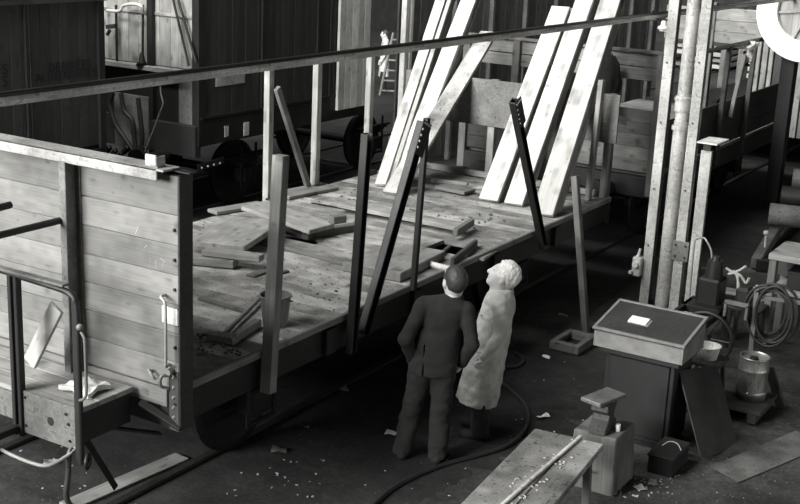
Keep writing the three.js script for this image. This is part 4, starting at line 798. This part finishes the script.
// ---------------------------------------------------------------- things on the floor
solo('floor_plank', barG(gY(66, 507, .015), gY(182, 457, .015), .17, .03, V3(0, 1, 0), .004), M.loose[4], 'long plank lying on the floor along the near rail', 'plank');
solo('air_hose', tubeG([[340, 540], [376, 503], [400, 484], [440, 466], [480, 455], [505, 447], [521, 435], [528, 420], [525, 405], [514, 393], [503, 384], [498, 376], [505, 368], [518, 366], [523, 359], [514, 352]].map(p => gY(p[0], p[1], .02)), .02, 200, 8), MS.rubber, 'long black hose snaking over the floor around the two men', 'hose');
function scrap(x, y, w, d, l, yaw = 0, mat = MS.paper) {
  const c = gY(x, y, .004), g = new THREE.BoxGeometry(w, .004, d, 4, 1, 4), p = g.attributes.position, o = rnd() * 50;
  for (let i = 0; i < p.count; i++) { const k = vn3(p.getX(i) * 18 + o, 0, p.getZ(i) * 18); p.setY(i, p.getY(i) + k * .03); p.setX(i, p.getX(i) * (.8 + .4 * vn3(p.getZ(i) * 22 + o, 3, 1))); }
  g.computeVertexNormals(); g.rotateY(yaw); return solo('paper_scrap', at(g, c.x, .004, c.z), mat, l, 'paper', 'paper scraps on the floor');
}
scrap(391, 434.5, .09, .10, 'small white paper rectangle left of the dark trousers', .3);
scrap(343, 389, .16, .08, 'crumpled pale scrap in the shadow under the wagon edge', .8, MS.card);
scrap(304, 425.5, .1, .13, 'grey flat scrap below the upright steel stanchion', .2, MS.plate);
scrap(279, 451, .1, .13, 'grey torn scrap on the dirt near the wagon end', .5, MS.plate);
scrap(543, 417.5, .06, .13, 'torn white scrap beside the foreground bench end', 1.2);
scrap(51, 463, .08, .11, 'pale scrap on the floor under the stirrup step', .9, MS.card);
scrap(546, 358, .05, .08, 'small white scrap near the shallow box frame', .2);
scrap(563, 316, .05, .1, 'pale scrap on the dark floor beyond the white coat', .2, MS.card);
scrap(640, 489, .10, .08, 'white scrap beside the anvil block foot', .9);
scrap(652, 484, .12, .06, 'bent pale scrap on the floor by the tool box', .2, MS.card);
scrap(635, 497, .05, .05, 'white cube of wood beside the anvil block', .2);
{
  const g = []; const put = (x, y, n, sx, sy, s) => { for (let k = 0; k < n; k++) { const q = gY(x + rr(-sx, sx), y + rr(-sy, sy), 0), b = cbox(rr(.15, 1) * s, rr(.1, .4) * s, rr(.1, .6) * s, .001); b.rotateX(rr(-.3, .3)); b.rotateY(rr(0, 3)); g.push(at(b, q.x, .15 * s, q.z)); } };
  put(275, 480, 24, 55, 20, .03); put(640, 488, 36, 35, 12, .035); put(420, 478, 10, 60, 18, .025); put(60, 470, 14, 55, 25, .026); put(560, 400, 10, 50, 40, .025); put(720, 480, 10, 60, 15, .025); put(400, 440, 60, 200, 60, .012); put(700, 480, 60, 100, 24, .012); put(90, 480, 40, 90, 24, .012);
  solo('floor_chips', merge(g), MS.chip, 'scattered pale wood chips on the dark floor', 'wood chips', null, 'stuff');
  const e = []; const put2 = (x, y, n, sx, sy, s) => { for (let k = 0; k < n; k++) { const q = gY(x + rr(-sx, sx), y + rr(-sy, sy), BED), b = cbox(rr(.4, 1) * s, rr(.2, .5) * s, rr(.3, .8) * s, .001); b.rotateY(rr(0, 3)); if (q.z < ZN - .05 && q.z > ZF + .1 && q.x > 6.2 && q.x < 13.5) e.push(at(b, q.x, BED + .006 + .1 * s, q.z)); } };
  put2(310, 285, 60, 60, 26, .018); put2(345, 300, 14, 40, 20, .03); put2(220, 345, 50, 22, 12, .035); put2(440, 205, 50, 60, 14, .025); put2(480, 222, 14, 24, 8, .05); put2(330, 195, 24, 40, 6, .04); put2(225, 230, 20, 30, 14, .03);
  solo('deck_rubble', merge(e), M.mid[0], 'dark splinters and rubble strewn over the wagon deck', 'rubble', null, 'stuff');
}
{ // white rag on the platform
  const c = gY(88, 390, 1.2), g = new THREE.BoxGeometry(.22, .03, .26, 12, 2, 12), p = g.attributes.position; for (let i = 0; i < p.count; i++) { const k = vn3(p.getX(i) * 28 + 4, 1, p.getZ(i) * 28), r = Math.hypot(p.getX(i) / .11, p.getZ(i) / .13); p.setY(i, p.getY(i) + k * .05 * Math.max(.2, 1.2 - r * .6)); const j = .75 + .5 * vn3(p.getZ(i) * 20, 5, p.getX(i) * 20); p.setX(i, p.getX(i) * j); p.setZ(i, p.getZ(i) * j); } g.computeVertexNormals();
  solo('cleaning_rag', at(g, c.x, 1.21, c.z - .02), MS.white, 'bright crumpled rag on the platform boards', 'rag');
}

// ---------------------------------------------------------------- people
function netsGeo(f, mn, mx, cell) { // naive surface nets of f < 0
  const n = [0, 1, 2].map(k => Math.ceil((mx[k] - mn[k]) / cell) + 1), [nx, ny, nz] = n, F = new Float32Array(nx * ny * nz), id = (i, j, k) => (k * ny + j) * nx + i;
  for (let k = 0; k < nz; k++) for (let j = 0; j < ny; j++) for (let i = 0; i < nx; i++) F[id(i, j, k)] = f(mn[0] + i * cell, mn[1] + j * cell, mn[2] + k * cell);
  const P = [], I = [], vi = new Int32Array(nx * ny * nz).fill(-1);
  const ed = [[0, 1], [2, 3], [4, 5], [6, 7], [0, 2], [1, 3], [4, 6], [5, 7], [0, 4], [1, 5], [2, 6], [3, 7]];
  for (let k = 0; k < nz - 1; k++) for (let j = 0; j < ny - 1; j++) for (let i = 0; i < nx - 1; i++) {
    const v = []; let neg = 0; for (let c = 0; c < 8; c++) { const q = F[id(i + (c & 1), j + (c >> 1 & 1), k + (c >> 2))]; v.push(q); if (q < 0) neg++; }
    if (neg === 0 || neg === 8) continue; let x = 0, y = 0, z = 0, m = 0;
    for (const [a, b] of ed) if ((v[a] < 0) !== (v[b] < 0)) { const t = v[a] / (v[a] - v[b]); x += (a & 1) + t * ((b & 1) - (a & 1)); y += (a >> 1 & 1) + t * ((b >> 1 & 1) - (a >> 1 & 1)); z += (a >> 2) + t * ((b >> 2) - (a >> 2)); m++; }
    vi[id(i, j, k)] = P.length / 3; P.push(mn[0] + (i + x / m) * cell, mn[1] + (j + y / m) * cell, mn[2] + (k + z / m) * cell);
  }
  const quad = (a, b, c, d, flip) => { if (a < 0 || b < 0 || c < 0 || d < 0) return; if (flip) I.push(a, c, b, a, d, c); else I.push(a, b, c, a, c, d); };
  for (let k = 1; k < nz - 1; k++) for (let j = 1; j < ny - 1; j++) for (let i = 1; i < nx - 1; i++) {
    const s = F[id(i, j, k)] < 0;
    if (s !== F[id(i + 1, j, k)] < 0) quad(vi[id(i, j - 1, k - 1)], vi[id(i, j, k - 1)], vi[id(i, j, k)], vi[id(i, j - 1, k)], !s);
    if (s !== F[id(i, j + 1, k)] < 0) quad(vi[id(i - 1, j, k - 1)], vi[id(i, j, k - 1)], vi[id(i, j, k)], vi[id(i - 1, j, k)], s);
    if (s !== F[id(i, j, k + 1)] < 0) quad(vi[id(i - 1, j - 1, k)], vi[id(i, j - 1, k)], vi[id(i, j, k)], vi[id(i - 1, j, k)], !s);
  }
  const g = new THREE.BufferGeometry(); g.setAttribute('position', new THREE.Float32BufferAttribute(P, 3)); g.setIndex(I);
  const uv = []; for (let i = 0; i < P.length; i += 3) uv.push(P[i] + P[i + 2] * .7, P[i + 1]); g.setAttribute('uv', new THREE.Float32BufferAttribute(uv, 2));
  g.computeVertexNormals(); return g;
}
const capd = (x, y, z, a, b, ra, rb, sz = 1) => { // tapered capsule, depth squeezed by sz
  const dz = (z - (a[2] + b[2]) / 2) / sz, az = (a[2] - b[2]) / 2 / sz, bx = b[0] - a[0], by = b[1] - a[1], bz = -2 * az;
  const px = x - a[0], py = y - a[1], pz = dz - az; let t = (px * bx + py * by + pz * bz) / (bx * bx + by * by + bz * bz || 1); t = t < 0 ? 0 : t > 1 ? 1 : t;
  return (Math.hypot(px - t * bx, py - t * by, pz - t * bz) - (ra + (rb - ra) * t)) * (sz < 1 ? sz * .5 + .5 : 1);
};
const smin = (a, b, k) => { const h = Math.max(k - Math.abs(a - b), 0) / k; return Math.min(a, b) - h * h * k * .25; };
const ell = (x, y, z, c, r) => { const u = (x - c[0]) / r[0], v = (y - c[1]) / r[1], w = (z - c[2]) / r[2], l = Math.hypot(u, v, w); return (l - 1) * Math.min(...r); };
function chain(list, k, wr) { // list of [a, b, ra, rb, squeeze]
  return (x, y, z) => { let d = 9; for (const c of list) d = smin(d, capd(x, y, z, c[0], c[1], c[2], c[3], c[4] || 1), k); return wr ? d + wr(x, y, z) : d; };
}
function headGeo() {
  const f = (x, y, z) => {
    let d = ell(x, y, z, [0, .02, -.012], [.077, .10, .098]);
    d = smin(d, ell(x, y, z, [0, -.045, .03], [.058, .075, .062]), .04);        // jaw and cheeks
    d = smin(d, ell(x, y, z, [0, -.10, .062], [.024, .02, .022]), .03);          // chin
    d = smin(d, capd(x, y, z, [0, .015, .088], [0, -.035, .108], .010, .016), .02); // nose
    d = smin(d, capd(x, y, z, [-.035, .03, .075], [.035, .03, .075], .012, .012), .02); // brow
    for (const s of [-1, 1]) { d = Math.max(d, -ell(x, y, z, [s * .032, .006, .092], [.017, .012, .014])); d = smin(d, ell(x, y, z, [s * .032, .005, .078], [.014, .012, .014]), .006); d = smin(d, ell(x, y, z, [s * .080, -.01, -.012], [.012, .034, .021]), .012); }
    d = smin(d, capd(x, y, z, [-.02, -.066, .085], [.02, -.066, .085], .008, .008), .012); // lips
    d = Math.max(d, -capd(x, y, z, [-.024, -.067, .098], [.024, -.067, .098], .003, .003));
    d = smin(d, capd(x, y, z, [0, -.06, -.025], [0, -.19, -.035], .054, .058), .04);
    return d;
  };
  return netsGeo(f, [-.11, -.2, -.13], [.11, .14, .14], .0042);
}
function hairGeo(kind) {
  const f = (x, y, z) => {
    let d = ell(x, y, z, [0, .022, -.016], kind === 'white' ? [.090, .112, .112] : [.083, .106, .104]);
    d += (kind === 'white' ? .009 : .003) * (vn3(x * 70 + 3, y * 70, z * 70 + 8) - .5) + (kind === 'white' ? .008 : .002) * (vn3(x * 28, y * 28 + 4, z * 28) - .5);
    const front = kind === 'white' ? z - .055 - Math.max(0, y - .06) * .9 : z - .045 - Math.max(0, y - .06) * .7; // hair line
    const low = -.035 - y - Math.max(0, -z - .03) * .55; // nape
    const ear = Math.max(Math.abs(x) > .05 ? 1 : -1, -1) > 0 ? Math.max(-(y + .012), 0) * (z > -.045 ? 1 : 0) : 0;
    return Math.max(d, front * .7, low * .8, ear > 0 ? ear + .002 : -1);
  };
  return netsGeo(f, [-.12, -.13, -.15], [.12, .15, .12], .0045);
}
function handGeo(s) { // hangs down along -y from the wrist, palm towards the thigh, s = +1 left
  const L = [[[0, 0, 0], [0, -.05, .004], .024, .030, .62], [[0, -.045, -.014], [0, -.085, -.02], .022, .016, .7], [[0, -.045, .018], [0, -.085, .022], .022, .016, .7]];
  [[.030, .068, .0085], [.010, .078, .009], [-.010, .072, .0088], [-.029, .058, .0078]].forEach(([z, l, r]) => {
    const a = [-s * .002, -.088, z], b = [-s * .012, -.088 - l * .5, z * 1.05], c = [-s * .034, -.088 - l * .85, z]; L.push([a, b, r + .001, r]); L.push([b, c, r, r - .0012]);
  });
  L.push([[-s * .006, -.028, .026], [-s * .018, -.06, .046], .012, .010]); L.push([[-s * .018, -.06, .046], [-s * .028, -.088, .048], .010, .008]);
  return netsGeo(chain(L, .008), [-.06, -.19, -.07], [.06, .04, .08], .0034);
}
function person(o) {
  const J = o.joints, root = o.root, turn = Math.atan2(o.face.x, o.face.z), W = o.coat;
  const t = thing('person', o.label, 'person', root);
  const place = g => { g.scale(o.scale || 1, o.scale || 1, o.scale || 1); g.rotateY(turn); g.translate(root.x, root.y, root.z); return g; };
  const hm = new THREE.Matrix4().compose(V3(...J.head), new THREE.Quaternion().setFromEuler(new THREE.Euler(o.headPitch, o.headYaw, o.headRoll || 0, 'YXZ')), V3(1, 1, 1).multiplyScalar(o.headScale || 1));
  const wr = (A, B) => (x, y, z) => A * (vn3(x * 9 + 5, y * 16, z * 9) - .5) + B * (vn3(x * 26, y * 34 + 3, z * 26 + 7) - .5);
  const limbs = (add, from) => { const L = []; for (const s of ['L', 'R']) { const [a, b, c] = J['arm' + s]; L.push([a, b, .062 + add, .052 + add], [b, c, .052 + add, .042 + add]); } return L; };
  // body under the clothes, with head and hands
  const bl = [[J.chest, J.waist, .12, .115, .7], [J.waist, J.hips, .115, .12, .75], [[J.head[0], J.head[1] - .12, J.head[2] - .03], J.chest, .05, .09], ...limbs(-.016)];
  for (const s of ['L', 'R']) { const [a, b, c] = J['leg' + s]; bl.push([a, b, o.trouserTop ? .06 : .075, .05], [b, c, .048, .036]); }
  const parts = [netsGeo(chain(bl, .05), [-.5, -.02, -.45], [.5, 1.75, .45], .022), headGeo().applyMatrix4(hm)];
  for (const s of ['L', 'R']) { const [a, b, c] = J['arm' + s], dir = V3(...b).sub(V3(...c)).normalize(), q = new THREE.Quaternion().setFromUnitVectors(V3(0, 1, 0), dir); const h = handGeo(s === 'L' ? 1 : -1); h.applyQuaternion(q); h.translate(...c); parts.push(h); }
  part(t, 'body', place(merge(parts)), o.skin || MS.skin);
  const eyes = [-1, 1].map(s => new THREE.SphereGeometry(.0105, 10, 8).translate(s * .032, .005, .083)); part(t, 'eyes', place(merge(eyes).applyMatrix4(hm)), MS.button);
  part(t, 'hair', place(hairGeo(o.hair).applyMatrix4(hm)), o.hair === 'white' ? MS.hairWhite : MS.hairDark, o.hair === 'white' ? 'fluffy white hair' : 'dark hair combed back');
  // jacket or coat
  const jl = [[J.chest, J.waist, W.r[0], W.r[1], W.sq], [J.waist, W.hem, W.r[1], W.r[2], W.sq + .06], [[J.armL[0][0] * .8, J.armL[0][1] + .01, J.armL[0][2]], [J.armR[0][0] * .8, J.armR[0][1] + .01, J.armR[0][2]], .072, .072], ...limbs(.008)];
  const tor = chain(jl.slice(0, 3), .055), arm = chain(jl.slice(3), .02), wv = wr(W.fold, W.fold * .5), body = (x, y, z) => smin(tor(x, y, z), arm(x, y, z), .014) + wv(x, y, z) * .55 + (y < .95 ? Math.min(1, (.95 - y) * 2.5) * .006 * Math.sin(Math.atan2(x, z) * 9 + y * 3 + 4 * vn3(x * 3, y * 3, z * 3)) : 0) + W.fold * .45 * (vn3((x + z) * 14 + y * 6, (y + z * .5) * 22, (x - z) * 10 + 4) - .5), nk = [J.head[0], J.head[1] - .145, J.head[2] - .02];
  const coat = (x, y, z) => {
    let d = body(x, y, z);
    const rr_ = Math.hypot(x - nk[0], (z - nk[2]) * 1.0); d = smin(d, Math.hypot(rr_ - .072, (y - nk[1] - .005) * .55) - .013, .02);  // collar
    d = Math.max(d, -(Math.hypot(x - nk[0], z - nk[2]) - .058) - Math.max(0, nk[1] - .01 - y) * 9);              // neck opening
    if (W.vent && z < 0 && Math.abs(x) < .02 && y < J.waist[1] + .02) d = Math.max(d, .004 - Math.abs(x - .004) - (z > -.05 ? 1 : 0));
    if (W.open && z > 0) d = Math.max(d, .0045 - Math.abs(x - .01) - Math.max(0, .04 - z) * 3);
    return Math.max(d, W.hem[1] + W.slope * z - y, y - nk[1] - .05);
  };
  const cg = part(t, W.name, place(netsGeo(coat, [-.5, W.hem[1] - .06, -.5], [.5, 1.62, .5], .0105)), W.mat, W.label);
  // pocket flaps and buttons
  for (const [p, w, h, ax] of W.pockets || []) { const g = cbox(ax ? .012 : w, h, ax ? w : .012, .003); part(cg, 'pocket_flap', place(at(g, ...p)), W.mat); }
  for (const p of W.buttons || []) part(cg, 'button', place(new THREE.SphereGeometry(.011, 8, 6).scale(1, 1, .5).translate(...p)), MS.button);
  // trousers and shoes
  const tl = []; for (const s of ['L', 'R']) { const [a, b, c] = J['leg' + s]; tl.push([a, b, .112, .088], [b, [c[0], .075, c[2]], .088, .082]); } tl.push([J.waist, J.hips, .13, .145, .8]);
  const trs = chain(tl, .028, wr(.02, .01)); part(t, 'trousers', place(netsGeo((x, y, z) => Math.max(trs(x, y, z), .035 - y, y - (o.trouserTop || 1.02)), [-.4, 0, -.4], [.4, 1.05, .4], .012)), MS.trousers);
  for (const s of ['L', 'R']) { const c = J['leg' + s][2], d = o.toe || 0; const sh = (x, y, z) => { const e = smin(capd(x, y, z, [c[0], .045, c[2] - .055], [c[0] + (s === 'L' ? 1 : -1) * .03, .042, c[2] + .15], .042, .046), capd(x, y, z, [c[0], .05, c[2] - .03], [c[0], .11, c[2] - .02], .045, .046), .03); return Math.max(e, .004 - y); }; part(t, 'shoe', place(netsGeo(sh, [c[0] - .14, -.01, c[2] - .16], [c[0] + .14, .18, c[2] + .26], .008)), MS.shoe); }
  return t;
}
const fwd = V3(Math.cos(ya), 0, -Math.sin(ya)), lft = V3(-Math.sin(ya), 0, -Math.cos(ya));
person({
  label: 'man in dark jacket and trousers seen from behind, hand in pocket', root: V3(8.36, 0, -4.73), face: fwd.clone().addScaledVector(lft, -.12), headPitch: -.25, headYaw: .5, hair: 'dark', headScale: 1.16,
  joints: { head: [-.20, 1.60, .05], chest: [-.135, 1.31, 0], waist: [-.10, 1.05, 0], hips: [-.07, .92, 0], armL: [[.045, 1.385, -.01], [.165, 1.10, -.09], [.10, .86, .03]], armR: [[-.315, 1.375, 0], [-.385, 1.10, -.05], [-.3, .88, .07]], legL: [[.015, .92, 0], [.085, .50, .02], [.155, .09, .0]], legR: [[-.155, .92, 0], [-.15, .50, .0], [-.145, .09, -.03]] },
  coat: { name: 'jacket', label: 'dark wool jacket', mat: MS.jacket, r: [.168, .165, .198], sq: .68, hem: [-.07, .80, 0], slope: 0, fold: .018, vent: true },
});
person({
  label: 'white-haired man in long pale work coat gazing upward', root: gY(480, 434, 0), face: lft.clone().addScaledVector(fwd, .30), headPitch: -.52, headYaw: .1, hair: 'white', headScale: 1.2, scale: .955, trouserTop: .4,
  joints: { head: [0, 1.585, -.12], chest: [0, 1.30, -.10], waist: [0, 1.02, -.05], hips: [0, .90, -.02], armL: [[.165, 1.36, -.13], [.235, 1.09, -.18], [.225, .86, -.05]], armR: [[-.165, 1.36, -.10], [-.23, 1.09, -.10], [-.2, .88, .02]], legL: [[.085, .90, -.02], [.10, .48, .0], [.11, .09, -.02]], legR: [[-.085, .90, 0], [-.10, .48, .02], [-.10, .09, .04]] },
  coat: { name: 'work_coat', label: 'long pale work coat', mat: MS.coat, r: [.172, .180, .208], sq: .88, hem: [0, .33, .05], slope: .12, fold: .024, open: true, pockets: [[[.228, .90, .03], .14, .02, true], [[.10, 1.22, .04], .11, .014, false]], buttons: [[.03, 1.16, .085], [.03, 1.0, .12], [.03, .84, .14], [.03, .68, .16]] },
});
person({
  label: 'distant worker in white coat beside the step ladder', root: gY(383, 92, 0), face: lft.clone(), headPitch: 0, headYaw: 0, hair: 'dark', scale: .92,
  trouserTop: .6, joints: { head: [0, 1.62, .02], chest: [0, 1.33, -.02], waist: [0, 1.05, -.01], hips: [0, .92, 0], armL: [[.185, 1.40, -.02], [.22, 1.12, -.02], [.20, .90, .08]], armR: [[-.185, 1.40, -.02], [-.22, 1.12, -.02], [-.2, .90, .08]], legL: [[.085, .92, 0], [.10, .50, .02], [.11, .09, 0]], legR: [[-.085, .92, 0], [-.10, .50, .02], [-.11, .09, 0]] },
  coat: { name: 'work_coat', label: 'white coat', mat: MS.hairWhite, r: [.165, .165, .19], sq: .7, hem: [0, .45, 0], slope: 0, fold: .02 },
});

renderer.render(scene, camera);
